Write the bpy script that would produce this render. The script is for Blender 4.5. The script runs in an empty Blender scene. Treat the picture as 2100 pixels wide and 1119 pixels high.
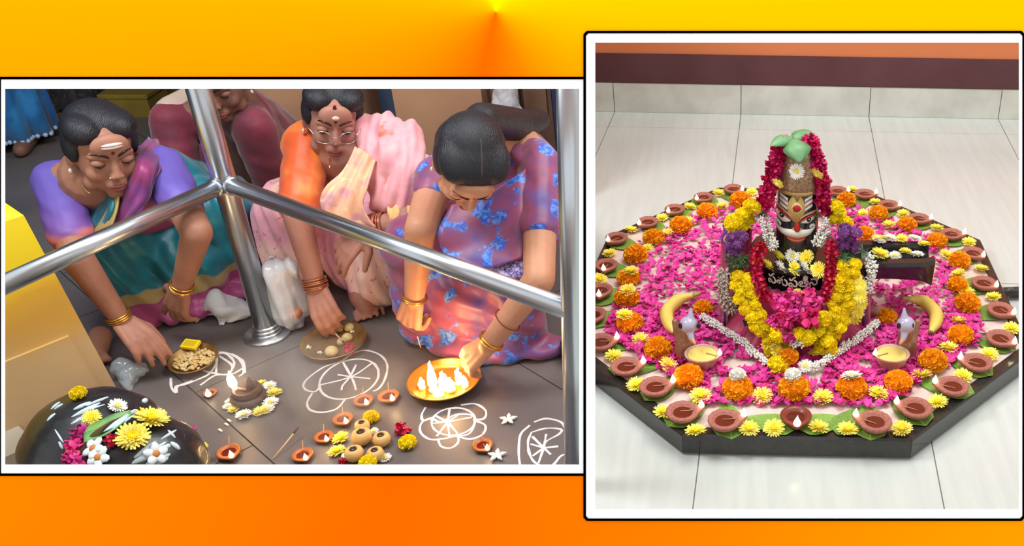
import bpy, bmesh, math, random
from mathutils import Vector, Matrix, Quaternion, noise
from mathutils import geometry as mgeo
random.seed(7)
scene = bpy.context.scene
COL = scene.collection
V = Vector
PI = math.pi

# ------------------------------------------------------------------ camera, world, lights, exposure
CAM_H, FPX, CX, CY, PITCH = 1.5, 2000.0, 1500.0, 560.0, math.radians(30)
cP, sP = math.cos(PITCH), math.sin(PITCH)
cam_data = bpy.data.cameras.new('camera')
cam = bpy.data.objects.new('camera', cam_data)
COL.objects.link(cam)
cam.location = (0, 0, CAM_H)
cam.rotation_euler = (PI / 2 - PITCH, 0, 0)
cam_data.sensor_width = 36.0
cam_data.lens = FPX / 2100.0 * 36.0
cam_data.shift_x = -(CX - 1050.0) / 2100.0
cam_data.shift_y = (CY - 559.5) / 2100.0
cam_data.clip_start = 0.05
scene.camera = cam

world = bpy.data.worlds.new('world')
scene.world = world
world.use_nodes = True
world.node_tree.nodes['Background'].inputs[0].default_value = (1.0, 1.0, 1.0, 1)
world.node_tree.nodes['Background'].inputs[1].default_value = 1.08

def area(name, loc, target, size, power, color):
    l = bpy.data.lights.new(name, 'AREA')
    l.shape = 'RECTANGLE'; l.size = size[0]; l.size_y = size[1]
    l.energy = power; l.color = color
    o = bpy.data.objects.new(name, l)
    COL.objects.link(o)
    o.location = loc
    o.rotation_euler = (V(target) - V(loc)).to_track_quat('-Z', 'Y').to_euler()
    return o
area('shrine_ceiling_lamp', (0.55, 2.3, 2.7), (0.25, 2.45, 0), (1.4, 1.2), 47, (1.0, 1.0, 0.97))
area('temple_fill_light', (-1.35, 1.75, 2.15), (-1.2, 2.5, 0), (0.8, 0.5), 34, (0.95, 0.97, 1.0))  # added fill from above for the women's room, not a fitting there

vs = scene.view_settings
vs.view_transform = 'Standard'
vs.look = 'None'
vs.exposure = 0.0
vs.gamma = 1.0
vs.use_curve_mapping = False

# ------------------------------------------------------------------ geometry helpers
def ray(px, py):
    a = (px - CX) / FPX; b = -(py - CY) / FPX
    return V((a, cP + b * sP, -sP + b * cP))
def Z(px, py, z=0.0):
    d = ray(px, py); t = (z - CAM_H) / d.z
    return V((0, 0, CAM_H)) + d * t
def Y(px, py, y):
    d = ray(px, py); t = y / d.y
    return V((0, 0, CAM_H)) + d * t
def D(px, py, depth):
    return V((0, 0, CAM_H)) + ray(px, py) * depth

def catmull(pts, n):
    pts = [V(p) for p in pts]
    if len(pts) < 3:
        return [pts[0].lerp(pts[-1], i / (n - 1)) for i in range(n)]
    out = []
    m = len(pts) - 1
    for i in range(n):
        t = i / (n - 1) * m
        k = min(int(t), m - 1); u = t - k
        p1, p2 = pts[k], pts[k + 1]
        p0 = pts[k - 1] if k > 0 else p1 * 2 - p2
        p3 = pts[k + 2] if k + 2 <= m else p2 * 2 - p1
        out.append(0.5 * ((2 * p1) + (p2 - p0) * u + (2 * p0 - 5 * p1 + 4 * p2 - p3) * u * u + (3 * p1 - p0 - 3 * p2 + p3) * u ** 3))
    return out

class MB:
    def __init__(s): s.v = []; s.f = []; s.m = []
    def add(s, verts, faces, mi=0):
        o = len(s.v)
        s.v.extend(V(p) for p in verts)
        s.f.extend([tuple(i + o for i in f) for f in faces])
        s.m.extend([mi] * len(faces))
        return s
    def box(s, c, size, rot=None, mi=0):
        c = V(c); hx, hy, hz = size[0] / 2, size[1] / 2, size[2] / 2
        vs_ = [V((x, y, z)) for x in (-hx, hx) for y in (-hy, hy) for z in (-hz, hz)]
        if rot is not None: vs_ = [rot @ p for p in vs_]
        return s.add([p + c for p in vs_], [(0, 1, 3, 2), (4, 6, 7, 5), (0, 4, 5, 1), (2, 3, 7, 6), (0, 2, 6, 4), (1, 5, 7, 3)], mi)
    def prism(s, poly, z0, z1, mi=0, inset=0.0):
        n = len(poly); c = sum((V((p[0], p[1])) for p in poly), V((0, 0))) / n
        lo = [V((p[0], p[1], z0)) for p in poly]
        hi = []
        for p in poly:
            q = V((p[0], p[1])); q = q + (c - q).normalized() * inset
            hi.append(V((q.x, q.y, z1)))
        fs = [(i, (i + 1) % n, n + (i + 1) % n, n + i) for i in range(n)]
        fs += [tuple(range(n - 1, -1, -1)), tuple(range(n, 2 * n))]
        return s.add(lo + hi, fs, mi)
    def tube(s, path, radii, n=10, caps=True, mi=0, flat=1.0, up=None):
        path = [V(p) for p in path]
        k = len(path)
        if not hasattr(radii, '__len__'): radii = [radii] * k
        t0 = (path[1] - path[0]).normalized()
        a = V(up) if up is not None else (V((0, 0, 1)) if abs(t0.z) < 0.9 else V((1, 0, 0)))
        nrm = (a - t0 * a.dot(t0)).normalized()
        verts = []
        prev = t0
        for i in range(k):
            t = (path[min(i + 1, k - 1)] - path[max(i - 1, 0)])
            t = t.normalized() if t.length > 1e-9 else prev
            q = prev.rotation_difference(t)
            nrm = (q @ nrm); nrm = (nrm - t * nrm.dot(t)).normalized()
            bi = t.cross(nrm)
            for j in range(n):
                an = 2 * PI * j / n
                verts.append(path[i] + nrm * (math.cos(an) * radii[i] * flat) + bi * (math.sin(an) * radii[i]))
            prev = t
        fs = [(i * n + j, i * n + (j + 1) % n, (i + 1) * n + (j + 1) % n, (i + 1) * n + j) for i in range(k - 1) for j in range(n)]
        if caps:
            fs += [tuple(range(n - 1, -1, -1)), tuple(range((k - 1) * n, k * n))]
        return s.add(verts, fs, mi)
    def cap(s, p0, p1, r0, r1=None, n=14, mi=0):
        p0, p1 = V(p0), V(p1)
        if r1 is None: r1 = r0
        d = (p1 - p0)
        d = d.normalized() if d.length > 1e-6 else V((0, 0, 1))
        path, rad = [], []
        for a in (0.06, 0.35, 0.7, 1.1):
            path.append(p0 - d * r0 * math.cos(a)); rad.append(r0 * math.sin(a))
        path.append(p0); rad.append(r0)
        path.append(p1 if (p1 - p0).length > 1e-6 else p0 + d * 1e-4); rad.append(r1)
        for a in (1.1, 0.7, 0.35, 0.06):
            path.append(p1 + d * r1 * math.cos(a)); rad.append(r1 * math.sin(a))
        return s.tube(path, rad, n, True, mi)
    def lathe(s, prof, n=32, c=(0, 0, 0), mi=0, close=False):
        c = V(c); verts = []; fs = []
        k = len(prof)
        for (r, z) in prof:
            for j in range(n):
                an = 2 * PI * j / n
                verts.append(c + V((max(r, 1e-5) * math.cos(an), max(r, 1e-5) * math.sin(an), z)))
        for i in range(k - 1):
            for j in range(n):
                fs.append((i * n + j, i * n + (j + 1) % n, (i + 1) * n + (j + 1) % n, (i + 1) * n + j))
        if close:
            for j in range(n):
                fs.append(((k - 1) * n + j, (k - 1) * n + (j + 1) % n, (j + 1) % n, j))
        return s.add(verts, fs, mi)
    def ell(s, c, r, rot=None, nu=14, nv=10, mi=0):
        c = V(c)
        if not hasattr(r, '__len__'): r = (r, r, r)
        verts = [V((0, 0, r[2]))]
        for i in range(1, nv):
            th = PI * i / nv
            for j in range(nu):
                ph = 2 * PI * j / nu
                verts.append(V((r[0] * math.sin(th) * math.cos(ph), r[1] * math.sin(th) * math.sin(ph), r[2] * math.cos(th))))
        verts.append(V((0, 0, -r[2])))
        if rot is not None: verts = [rot @ p for p in verts]
        fs = [(0, 1 + j, 1 + (j + 1) % nu) for j in range(nu)]
        for i in range(nv - 2):
            for j in range(nu):
                a = 1 + i * nu
                fs.append((a + j, a + nu + j, a + nu + (j + 1) % nu, a + (j + 1) % nu))
        last = len(verts) - 1; a = 1 + (nv - 2) * nu
        fs += [(a + j, last, a + (j + 1) % nu) for j in range(nu)]
        return s.add([p + c for p in verts], fs, mi)
    def grid(s, rows, mi=0):
        k = len(rows); n = len(rows[0])
        return s.add([p for r in rows for p in r], [(i * n + j, i * n + j + 1, (i + 1) * n + j + 1, (i + 1) * n + j) for i in range(k - 1) for j in range(n - 1)], mi)
    def mesh(s, name, mats, smooth=True, loc=(0, 0, 0)):
        me = bpy.data.meshes.new(name)
        loc = V(loc)
        me.from_pydata([tuple(p - loc) for p in s.v], [], s.f)
        for m in (mats if isinstance(mats, (list, tuple)) else [mats]): me.materials.append(m)
        me.polygons.foreach_set('material_index', s.m)
        if smooth: me.polygons.foreach_set('use_smooth', [True] * len(s.f))
        me.update()
        return me
    def build(s, name, mats, parent=None, smooth=True, loc=None):
        # verts are in world space; the object's origin is put at loc (world) or at the parent's origin
        if loc is None:
            loc = wloc(parent) if parent is not None else base_point(s.v)
        me = s.mesh(name, mats, smooth, loc)
        return link(name, me, loc, parent)

def base_point(vv):
    xs = [p.x for p in vv]; ys = [p.y for p in vv]; zs = [p.z for p in vv]
    return V(((min(xs) + max(xs)) / 2, (min(ys) + max(ys)) / 2, min(zs)))
WL = {}
def wloc(o): return WL[o.name] if o.name in WL else V((0, 0, 0))
def link(name, data, loc, parent=None):
    o = bpy.data.objects.new(name, data)
    COL.objects.link(o)
    loc = V(loc)
    WL[o.name] = loc
    if parent is not None:
        o.parent = parent; o.location = loc - wloc(parent)
    else:
        o.location = loc
    return o
def empty(name, loc):
    o = link(name, None, loc)
    o.empty_display_size = 0.03
    return o
def tag(o, label=None, cat=None, group=None, kind=None):
    if label: o['label'] = label
    if cat: o['category'] = cat
    if group: o['group'] = group
    if kind: o['kind'] = kind
    return o
def dup(root, loc, rot=None, scale=None, label=None, group=None):
    r = root.copy(); COL.objects.link(r); r.location = V(loc); WL[r.name] = V(loc)
    if rot is not None: r.rotation_euler = rot
    if scale is not None: r.scale = (scale,) * 3 if not hasattr(scale, '__len__') else scale
    if label: r['label'] = label
    if group: r['group'] = group
    for ch in list(root.children):
        c = ch.copy(); COL.objects.link(c); c.parent = r
        for g in list(ch.children):
            d = g.copy(); COL.objects.link(d); d.parent = c
    return r

# ------------------------------------------------------------------ materials
def S(r, g, b):
    def l(c):
        c = c / 255.0
        return c / 12.92 if c <= 0.04045 else ((c + 0.055) / 1.055) ** 2.4
    return (l(r), l(g), l(b), 1.0)
class NT:
    def __init__(s, name):
        s.mat = bpy.data.materials.new(name); s.mat.use_nodes = True
        s.t = s.mat.node_tree; s.b = s.t.nodes['Principled BSDF']
        s.out = s.t.nodes['Material Output']
    def n(s, kind, **kw):
        nd = s.t.nodes.new(kind)
        for k, v in kw.items():
            if k.startswith('i_'):
                key = k[2:]
                nd.inputs[int(key) if key.isdigit() else key.replace('_', ' ')].default_value = v
            else: setattr(nd, k, v)
        return nd
    def l(s, a, b): s.t.links.new(a, b)
    def ramp(s, fac, stops, interp='LINEAR'):
        r = s.n('ShaderNodeValToRGB'); r.color_ramp.interpolation = interp
        e = r.color_ramp.elements
        while len(e) < len(stops): e.new(0.5)
        for i, (p, c) in enumerate(stops): e[i].position = p; e[i].color = c
        s.l(fac, r.inputs[0])
        return r.outputs[0]
    def mix(s, fac, a, b):
        m = s.n('ShaderNodeMix', data_type='RGBA')
        for sock, val in ((m.inputs[0], fac), (m.inputs[6], a), (m.inputs[7], b)):
            if hasattr(val, 'is_linked') or hasattr(val, 'links'): s.l(val, sock)
            else: sock.default_value = val
        return m.outputs[2]
    def math(s, op, a, b=0.0):
        m = s.n('ShaderNodeMath', operation=op)
        for sock, val in ((m.inputs[0], a), (m.inputs[1], b)):
            if hasattr(val, 'links'): s.l(val, sock)
            else: sock.default_value = val
        return m.outputs[0]
    def obj(s): return s.n('ShaderNodeTexCoord').outputs['Object']
    def noise(s, scale, detail=3.0, vec=None, out='Fac', rough=0.55, dist=0.0):
        nd = s.n('ShaderNodeTexNoise', i_Scale=scale, i_Detail=detail, i_Roughness=rough, i_Distortion=dist)
        s.l(vec if vec is not None else s.obj(), nd.inputs['Vector'])
        return nd.outputs[out]
    def bump(s, h, strength=0.3, dist=0.002):
        b = s.n('ShaderNodeBump', i_Strength=strength, i_Distance=dist)
        s.l(h, b.inputs['Height']); s.l(b.outputs[0], s.b.inputs['Normal'])
MC = {}
def mat(name, color, rough=0.6, metal=0.0, color2=None, nscale=30.0, lo=0.35, hi=0.65, bump=0.0, bscale=120.0, rnd=0.0, spec=0.5, sheen=0.0, trans=0.0, alpha=1.0, coat=0.0, sss=0.0, emit=None, estr=0.0, ior=1.45, tr=None):
    if name in MC: return MC[name]
    t = NT(name); b = t.b
    b.inputs['Roughness'].default_value = rough
    b.inputs['Metallic'].default_value = metal
    b.inputs['Specular IOR Level'].default_value = spec
    b.inputs['IOR'].default_value = ior
    b.inputs['Sheen Weight'].default_value = sheen
    b.inputs['Transmission Weight'].default_value = trans
    b.inputs['Alpha'].default_value = alpha
    b.inputs['Coat Weight'].default_value = coat
    if sss:
        b.inputs['Subsurface Weight'].default_value = sss
        b.inputs['Subsurface Radius'].default_value = (0.02, 0.008, 0.004)
    if emit is not None:
        b.inputs['Emission Color'].default_value = emit
        b.inputs['Emission Strength'].default_value = estr
    col = None
    if color2 is not None:
        col = t.ramp(t.noise(nscale, 4.0), [(lo, color), (hi, color2)])
    if rnd:
        hs = t.n('ShaderNodeHueSaturation')
        info = t.n('ShaderNodeObjectInfo')
        mr = t.n('ShaderNodeMapRange'); mr.inputs[3].default_value = 1 - rnd; mr.inputs[4].default_value = 1 + rnd
        t.l(info.outputs['Random'], mr.inputs[0]); t.l(mr.outputs[0], hs.inputs['Value'])
        mr2 = t.n('ShaderNodeMapRange'); mr2.inputs[3].default_value = 0.5 - rnd * 0.06; mr2.inputs[4].default_value = 0.5 + rnd * 0.06
        m7 = t.math('FRACT', t.math('MULTIPLY', info.outputs['Random'], 7.31)); t.l(m7, mr2.inputs[0]); t.l(mr2.outputs[0], hs.inputs['Hue'])
        if col is not None: t.l(col, hs.inputs['Color'])
        else: hs.inputs['Color'].default_value = color
        col = hs.outputs[0]
    if col is not None: t.l(col, b.inputs['Base Color'])
    else: b.inputs['Base Color'].default_value = color
    if bump: t.bump(t.noise(bscale, 4.0), bump, 0.002)
    t.mat.diffuse_color = color
    MC[name] = t.mat
    return t.mat

# ------------------------------------------------------------------ display wall with two framed openings
PD = 1.2                               # distance of the display wall along the view
right_v, up_v, fwd_v = V((1, 0, 0)), V((0, sP, cP)), V((0, cP, -sP))
WALL_O = V((0, 0, CAM_H)) + fwd_v * PD
WALL_R = Matrix((right_v, up_v, -fwd_v)).transposed()      # wall-local x right, y up, z towards the viewer's side
def wl(px, py, z=0.0): return V(((px - CX) / FPX * PD, -(py - CY) / FPX * PD, z))
def wall_material():
    t = NT('orange_gradient_print')
    sep = t.n('ShaderNodeSeparateXYZ'); t.l(t.obj(), sep.inputs[0])
    c = wl(1017, 24)
    dx = t.math('SUBTRACT', sep.outputs[0], c.x); dy = t.math('SUBTRACT', sep.outputs[1], c.y)
    ang = t.math('ARCTAN2', dx, dy)                   # 0 = up, +-pi = down, clockwise positive
    f = t.math('ADD', t.math('DIVIDE', ang, 2 * PI), 0.5)
    Y0 = S(255, 255, 0)
    col = t.ramp(f, [(0.0, S(255, 113, 0)), (0.035, S(255, 106, 0)), (0.12, S(255, 132, 0)), (0.20, S(255, 155, 0)), (0.27, S(255, 180, 0)), (0.37, S(255, 205, 0)), (0.5, Y0),
                     (0.65, S(255, 222, 0)), (0.74, S(255, 203, 0)), (0.81, S(255, 180, 0)), (0.88, S(255, 155, 0)), (0.94, S(255, 130, 0)), (1.0, S(255, 113, 0))])
    t.l(col, t.b.inputs['Base Color'])
    t.b.inputs['Roughness'].default_value = 0.9
    t.b.inputs['Specular IOR Level'].default_value = 0.0
    return t.mat
def wall_part(name, mb, m, parent=None):
    me = mb.mesh(name, m, False)
    o = bpy.data.objects.new(name, me); COL.objects.link(o)
    if parent is not None: o.parent = parent
    else:
        o.location = WALL_O; o.rotation_euler = WALL_R.to_euler(); WL[o.name] = WALL_O
    return o
def loop_extrude(mb, outer, inner, z0, z1):
    # ring between two polygons of equal vertex count, extruded z0..z1
    n = len(outer)
    vs_ = [V((p.x, p.y, z)) for z in (z0, z1) for p in list(outer) + list(inner)]
    fs = []
    for i in range(n):
        j = (i + 1) % n
        o0, o1, i0, i1 = i, j, n + i, n + j
        fs.append((o0, i0, i1, o1)); a = 2 * n
        fs.append((a + o0, a + o1, a + i1, a + i0))
        fs.append((o0, o1, a + o1, a + o0)); fs.append((i0, a + i0, a + i1, i1))
    mb.add(vs_, fs)
def rect(x0, y0, x1, y1, ch=0):
    if ch == 0: return [wl(x0, y0), wl(x1, y0), wl(x1, y1), wl(x0, y1)]
    return [wl(x0 + ch, y0), wl(x1 - ch, y0), wl(x1, y0 + ch), wl(x1, y1 - ch), wl(x1 - ch, y1), wl(x0 + ch, y1), wl(x0, y1 - ch), wl(x0, y0 + ch)]
HL = (11, 182, 1188, 952)
HR = (1221, 88, 2089, 1043)
def display_wall():
    xs = [-900, HL[0] - 5, HL[2] + 5, HR[0] - 12, HR[2] + 5, 3000]
    ys = [-700, HR[1] - 10, HL[1] - 10, HL[3] + 10, HR[3] + 10, 2285]
    mb = MB()
    for i in range(len(xs) - 1):
        for j in range(len(ys) - 1):
            mx, my = (xs[i] + xs[i + 1]) / 2, (ys[j] + ys[j + 1]) / 2
            if i == 1 and HL[1] < my < HL[3]: continue
            if i == 3 and HR[1] < my < HR[3]: continue
            a, b = wl(xs[i], ys[j + 1]), wl(xs[i + 1], ys[j])
            mb.box(((a.x + b.x) / 2, (a.y + b.y) / 2, -0.001), (b.x - a.x, b.y - a.y, 0.002))
    for i, f in enumerate(mb.f):
        if all(mb.v[k].z < -0.0019 for k in f): mb.m[i] = 1
    w = wall_part('wall_front', mb, [wall_material(), mat('white_board_back', (.85, .85, .85, 1), .9)])
    tag(w, 'orange and yellow gradient display wall with two framed openings', 'wall', kind='structure')
    white = mat('white_mat_board', (0.97, 0.97, 0.97, 1), 0.9, spec=0.0)
    black = mat('black_frame_paint', (0.0, 0.0, 0.0, 1), 0.9, spec=0.0)
    for k, (h, o, ch) in enumerate(((HL, (0, 158, 1200, 975), 0), (HR, (1197, 64, 2101, 1067), 7))):
        name = 'window_%d' % (k + 1)
        mb = MB(); zb = 0.0002 + 0.0006 * k
        inn = rect(*h) if ch == 0 else None
        b = 5
        oi = (o[0] + (3 if k == 0 else b), o[1] + b, o[2] - 3 if k == 0 else o[2] - b, o[3] - b)
        if ch == 0:
            loop_extrude(mb, rect(*oi), rect(*h), zb, zb + 0.0006)
        else:
            x0, y0, x1, y1 = h
            inner8 = [wl(x0, y0), wl(x1, y0), wl(x1, y0), wl(x1, y1), wl(x1, y1), wl(x0, y1), wl(x0, y1), wl(x0, y0)]
            loop_extrude(mb, rect(*oi, ch - 2), inner8, zb, zb + 0.0006)
        root = wall_part(name, mb, white)
        tag(root, ['white mat and thin black frame around the opening onto the praying women', 'white mat and thin black chamfered frame around the opening onto the flower tray'][k], 'window frame', kind='structure')
        mb = MB()
        loop_extrude(mb, rect(*o, ch), rect(*oi, max(ch - 2, 0)), zb, zb + 0.0014)
        fr = wall_part('frame_edge', mb, black, root)
display_wall()

# ------------------------------------------------------------------ rooms behind the wall
RY = math.radians(-3.0)                 # the tiled room stands slightly turned
R0 = V((-0.024, 2.72, 0))               # on a tile joint
def rr(x, y, z=0.0):
    return R0 + V((x * math.cos(RY) - y * math.sin(RY), x * math.sin(RY) + y * math.cos(RY), z))
PART = [(-0.17, 0.55), (-0.335, 1.72), (-0.664, 4.28), (-0.79, 5.26)]        # line of the partition between the rooms
def part_x(y):
    for (xa, ya), (xb, yb) in zip(PART, PART[1:]):
        if y <= yb: return xa + (xb - xa) * (y - ya) / (yb - ya)
    return PART[-1][0]
def tiled_room():
    tile = NT('glossy_white_floor_tile')
    vec = tile.obj()
    mp = tile.n('ShaderNodeMapping'); mp.inputs['Scale'].default_value = (14, 1.2, 1); tile.l(vec, mp.inputs[0])
    c = tile.ramp(tile.noise(3.0, 5.0, mp.outputs[0]), [(0.35, S(199, 206, 202)), (0.7, S(207, 214, 209))])
    tile.l(c, tile.b.inputs['Base Color']); tile.b.inputs['Roughness'].default_value = 0.2
    skirt = mat('skirting_tile_glaze', S(190, 190, 180), 0.35, color2=S(206, 206, 196), nscale=9, bump=0.05)
    grout = mat('dark_tile_grout', S(120, 118, 112), 0.9)
    f = MB()
    f.box((1.2, 2.9, -0.03), (4.2, 4.8, 0.05))
    # keep to the right of the partition
    v = [V((part_x(0.55) + 0.012, 0.55, -0.003)), V((3.0, 0.55, -0.003)), V((3.0, 5.0, -0.003)), V((part_x(5.0) + 0.012, 5.0, -0.003)), V((part_x(1.72) + 0.012, 1.72, -0.003))]
    m = MB(); m.prism([(p.x, p.y) for p in v], -0.06, -0.0012)
    fl = m.build('floor', grout, loc=(0.9, 2.6, -0.06), smooth=False)
    tag(fl, 'pale floor of large glossy tiles around the flower tray', 'floor', kind='structure')
    tw, td = 0.545, 1.21
    for i in range(-2, 6):
        for j in range(-2, 2):
            x0, x1 = i * tw + 0.0013, (i + 1) * tw - 0.0013
            y0, y1 = j * td + 0.0013, (j + 1) * td - 0.0013
            y0 -= 0.14; y1 -= 0.14
            if j == 1: y1 = 1.247
            poly = [rr(x0, y0), rr(x1, y0), rr(x1, y1), rr(x0, y1)]
            pp = clip_right([(p.x, p.y) for p in poly])
            if len(pp) < 3: continue
            m = MB(); m.prism(pp, -0.010, 0.0, inset=0.0004)
            m.build('floor_tile', tile.mat, fl, smooth=False)
    # back wall: skirting tiles, maroon dado, orange wash
    yb = 1.247
    org = mat('orange_wall_wash', S(204, 118, 74), 0.75, color2=S(210, 122, 76), nscale=3, bump=0.08, bscale=40)
    mar = mat('maroon_wall_paint', S(92, 54, 58), 0.5, color2=S(84, 44, 48), nscale=4, bump=0.1, bscale=30)
    wb = MB()
    def slab(mb, xa, xb, z0, z1, ya, yb_):
        pts = [rr(xa, ya), rr(xb, ya), rr(xb, yb_), rr(xa, yb_)]
        mb.prism([(p.x, p.y) for p in pts], z0, z1)
    xl = -0.68
    slab(wb, xl, 2.6, 0.254, 2.7, yb + 0.012, yb + 0.1)
    w = wb.build('wall_back', org, smooth=False)
    tag(w, 'orange painted wall above a maroon band behind the flower tray', 'wall', kind='structure')
    mm = MB(); slab(mm, xl, 2.6, 0.128, 0.254, yb + 0.006, yb + 0.1)
    mm.build('painted_band', mar, w, smooth=False)['label'] = 'glossy maroon painted band low on the wall'
    bb = MB(); slab(bb, xl, 2.6, -0.01, 0.127, yb + 0.004, yb + 0.1)
    b = bb.build('baseboard_back', grout, smooth=False)
    tag(b, 'row of pale skirting tiles below the maroon band', 'baseboard', kind='structure')
    for i in range(-2, 6):
        m = MB(); slab(m, max(i * tw + 0.0015, xl), (i + 1) * tw - 0.0015, 0.001, 0.126 + random.uniform(-.001, .001), yb - 0.006, yb + 0.01)
        m.build('skirting_tile', skirt, b, smooth=False)
    rw = MB(); rw.box((2.62, 2.9, 1.3), (0.06, 4.6, 2.7))
    o = rw.build('wall_right', mat('pale_side_wall', S(222, 220, 212), .8), smooth=False); tag(o, 'pale side wall of the tiled room', 'wall', kind='structure')
def clip_right(poly):
    # clip polygon to x > partition line + margin (piecewise linear, treated per edge sample)
    out = []
    def inside(p): return p[0] - (part_x(p[1]) + 0.014)
    n = len(poly)
    for i in range(n):
        a, b = poly[i], poly[(i + 1) % n]
        ia, ib = inside(a), inside(b)
        if ia >= 0: out.append(a)
        if (ia >= 0) != (ib >= 0):
            t = ia / (ia - ib); out.append((a[0] + (b[0] - a[0]) * t, a[1] + (b[1] - a[1]) * t))
    return out
tiled_room()
def partition():
    m = MB()
    L = [(x - 0.011, y) for x, y in PART]; R = [(x + 0.011, y) for x, y in reversed(PART)]
    # starts just behind the display wall, whose foot leans forward
    ya = 3.12
    L = [(part_x(y) - 0.011, y) for y in (ya, 4.28, 5.26)]; R = [(part_x(y) + 0.011, y) for y in (5.26, 4.28, ya)]
    m.prism(L + R, 0.0, 2.2)
    o = m.build('wall_partition', mat('partition_plaster', S(150, 120, 100), 0.9, color2=S(160, 130, 108), nscale=6), smooth=False)
    tag(o, 'thin plastered partition between the two rooms', 'wall', kind='structure')
partition()
# ------------------------------------------------------------------ octagonal flower tray
TZ = 0.060                                # height of the tray's top
TC = V((0.172, 2.415, 0)); TYAW = math.radians(-1.9)
def tl(x, y, z=0.0):
    return TC + V((x * math.cos(TYAW) - y * math.sin(TYAW), x * math.sin(TYAW) + y * math.cos(TYAW), z))
OCT = [(-.263, -.672), (.263, -.672), (.622, -.30), (.602, .31), (.262, .672), (-.240, .672), (-.575, .30), (-.615, -.30)]
def inset_poly(poly, d):
    n = len(poly); out = []
    for i in range(n):
        p0, p1, p2 = V(poly[i - 1]), V(poly[i]), V(poly[(i + 1) % n])
        e1 = (p1 - p0).normalized(); e2 = (p2 - p1).normalized()
        n1 = V((-e1.y, e1.x)); n2 = V((-e2.y, e2.x))
        b = (n1 + n2); b = b / max(b.length_squared, 1e-6) * 2
        out.append(tuple(p1 + b * d))
    return out
def in_poly(p, poly):
    n = len(poly)
    for i in range(n):
        a, b = poly[i], poly[(i + 1) % n]
        if (b[0] - a[0]) * (p[1] - a[1]) - (b[1] - a[1]) * (p[0] - a[0]) < 0: return False
    return True
blk = mat('polished_black_granite', S(42, 40, 38), 0.22, color2=S(52, 50, 46), nscale=60, coat=0.3)
def tray():
    root = empty('flower_tray', TC)
    tag(root, 'low octagonal black stone plinth covered with flowers and lamps', 'plinth')
    m = MB(); m.prism([tl(x, y)[:2] for x, y in inset_poly(OCT, 0.012)], 0.0, 0.010); m.build('foot', mat('plinth_foot_grout', S(120, 118, 104), 0.8), root, smooth=False)
    P1 = inset_poly(OCT, 0.004)
    for i in range(8):                       # eight edging stones
        a, b = OCT[i], OCT[(i + 1) % 8]; ia, ib = inset_poly(OCT, 0.03)[i], inset_poly(OCT, 0.03)[(i + 1) % 8]
        ta, tb = inset_poly(OCT, 0.004)[i], inset_poly(OCT, 0.004)[(i + 1) % 8]
        m = MB()
        lo = [tl(*a, 0.008), tl(*b, 0.008), tl(*b, TZ - 0.005), tl(*a, TZ - 0.005), tl(*ta, TZ), tl(*tb, TZ), tl(*ib, TZ), tl(*ia, TZ), tl(*ib, 0.008), tl(*ia, 0.008)]
        c = sum(lo, V()) / len(lo)
        lo = [p + (c - p) * 0.0016 for p in lo]
        m.add(lo, [(0, 1, 2, 3), (3, 2, 5, 4), (4, 5, 6, 7), (7, 6, 8, 9), (0, 9, 8, 1), (0, 3, 4, 7, 9), (1, 8, 6, 5, 2)])
        m.build('edging_stone', blk, root, smooth=False)
    m = MB(); m.prism([tl(x, y)[:2] for x, y in inset_poly(OCT, 0.029)], 0.008, TZ - 0.001)
    m.build('top_slab', mat('cream_tray_top', S(226, 206, 196), 0.5, color2=S(216, 190, 184), nscale=20), root, smooth=False)
tray()
def side_frame():
    m = MB(); a, b = Z(2052, 600, 0.02), Z(2180, 598, 0.02)
    m.tube([a, a.lerp(b, .5) + V((0, 0, .002)), b], [0.016, .018, .017], 8)
    o = m.build('black_prop', mat('dark_chipped_prop', S(40, 36, 34), 0.6, color2=S(120, 112, 104), nscale=60, lo=.55, hi=.7), smooth=False)
    tag(o, 'short dark chipped stone bar on the floor against the plinth', 'bar')
side_frame()

EDGE_NAMES = ['the edge before the idol', 'the slanted edge near the spout', 'the edge facing the spout', 'the rear slanted edge near the spout',
              'the edge behind the idol', 'the rear slanted edge opposite the spout', 'the edge opposite the spout', 'the slanted edge opposite the spout']
def edge_of(w):
    q = (V(w) - TC); x = q.x * math.cos(-TYAW) - q.y * math.sin(-TYAW); y = q.x * math.sin(-TYAW) + q.y * math.cos(-TYAW)
    best = None
    for i in range(8):
        a, b = V(OCT[i]), V(OCT[(i + 1) % 8]); e = (b - a).normalized()
        d = V((-e.y, e.x)).dot(V((x, y)) - a)
        if best is None or d < best[0]: best = (d, i)
    return EDGE_NAMES[best[1]]
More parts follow.
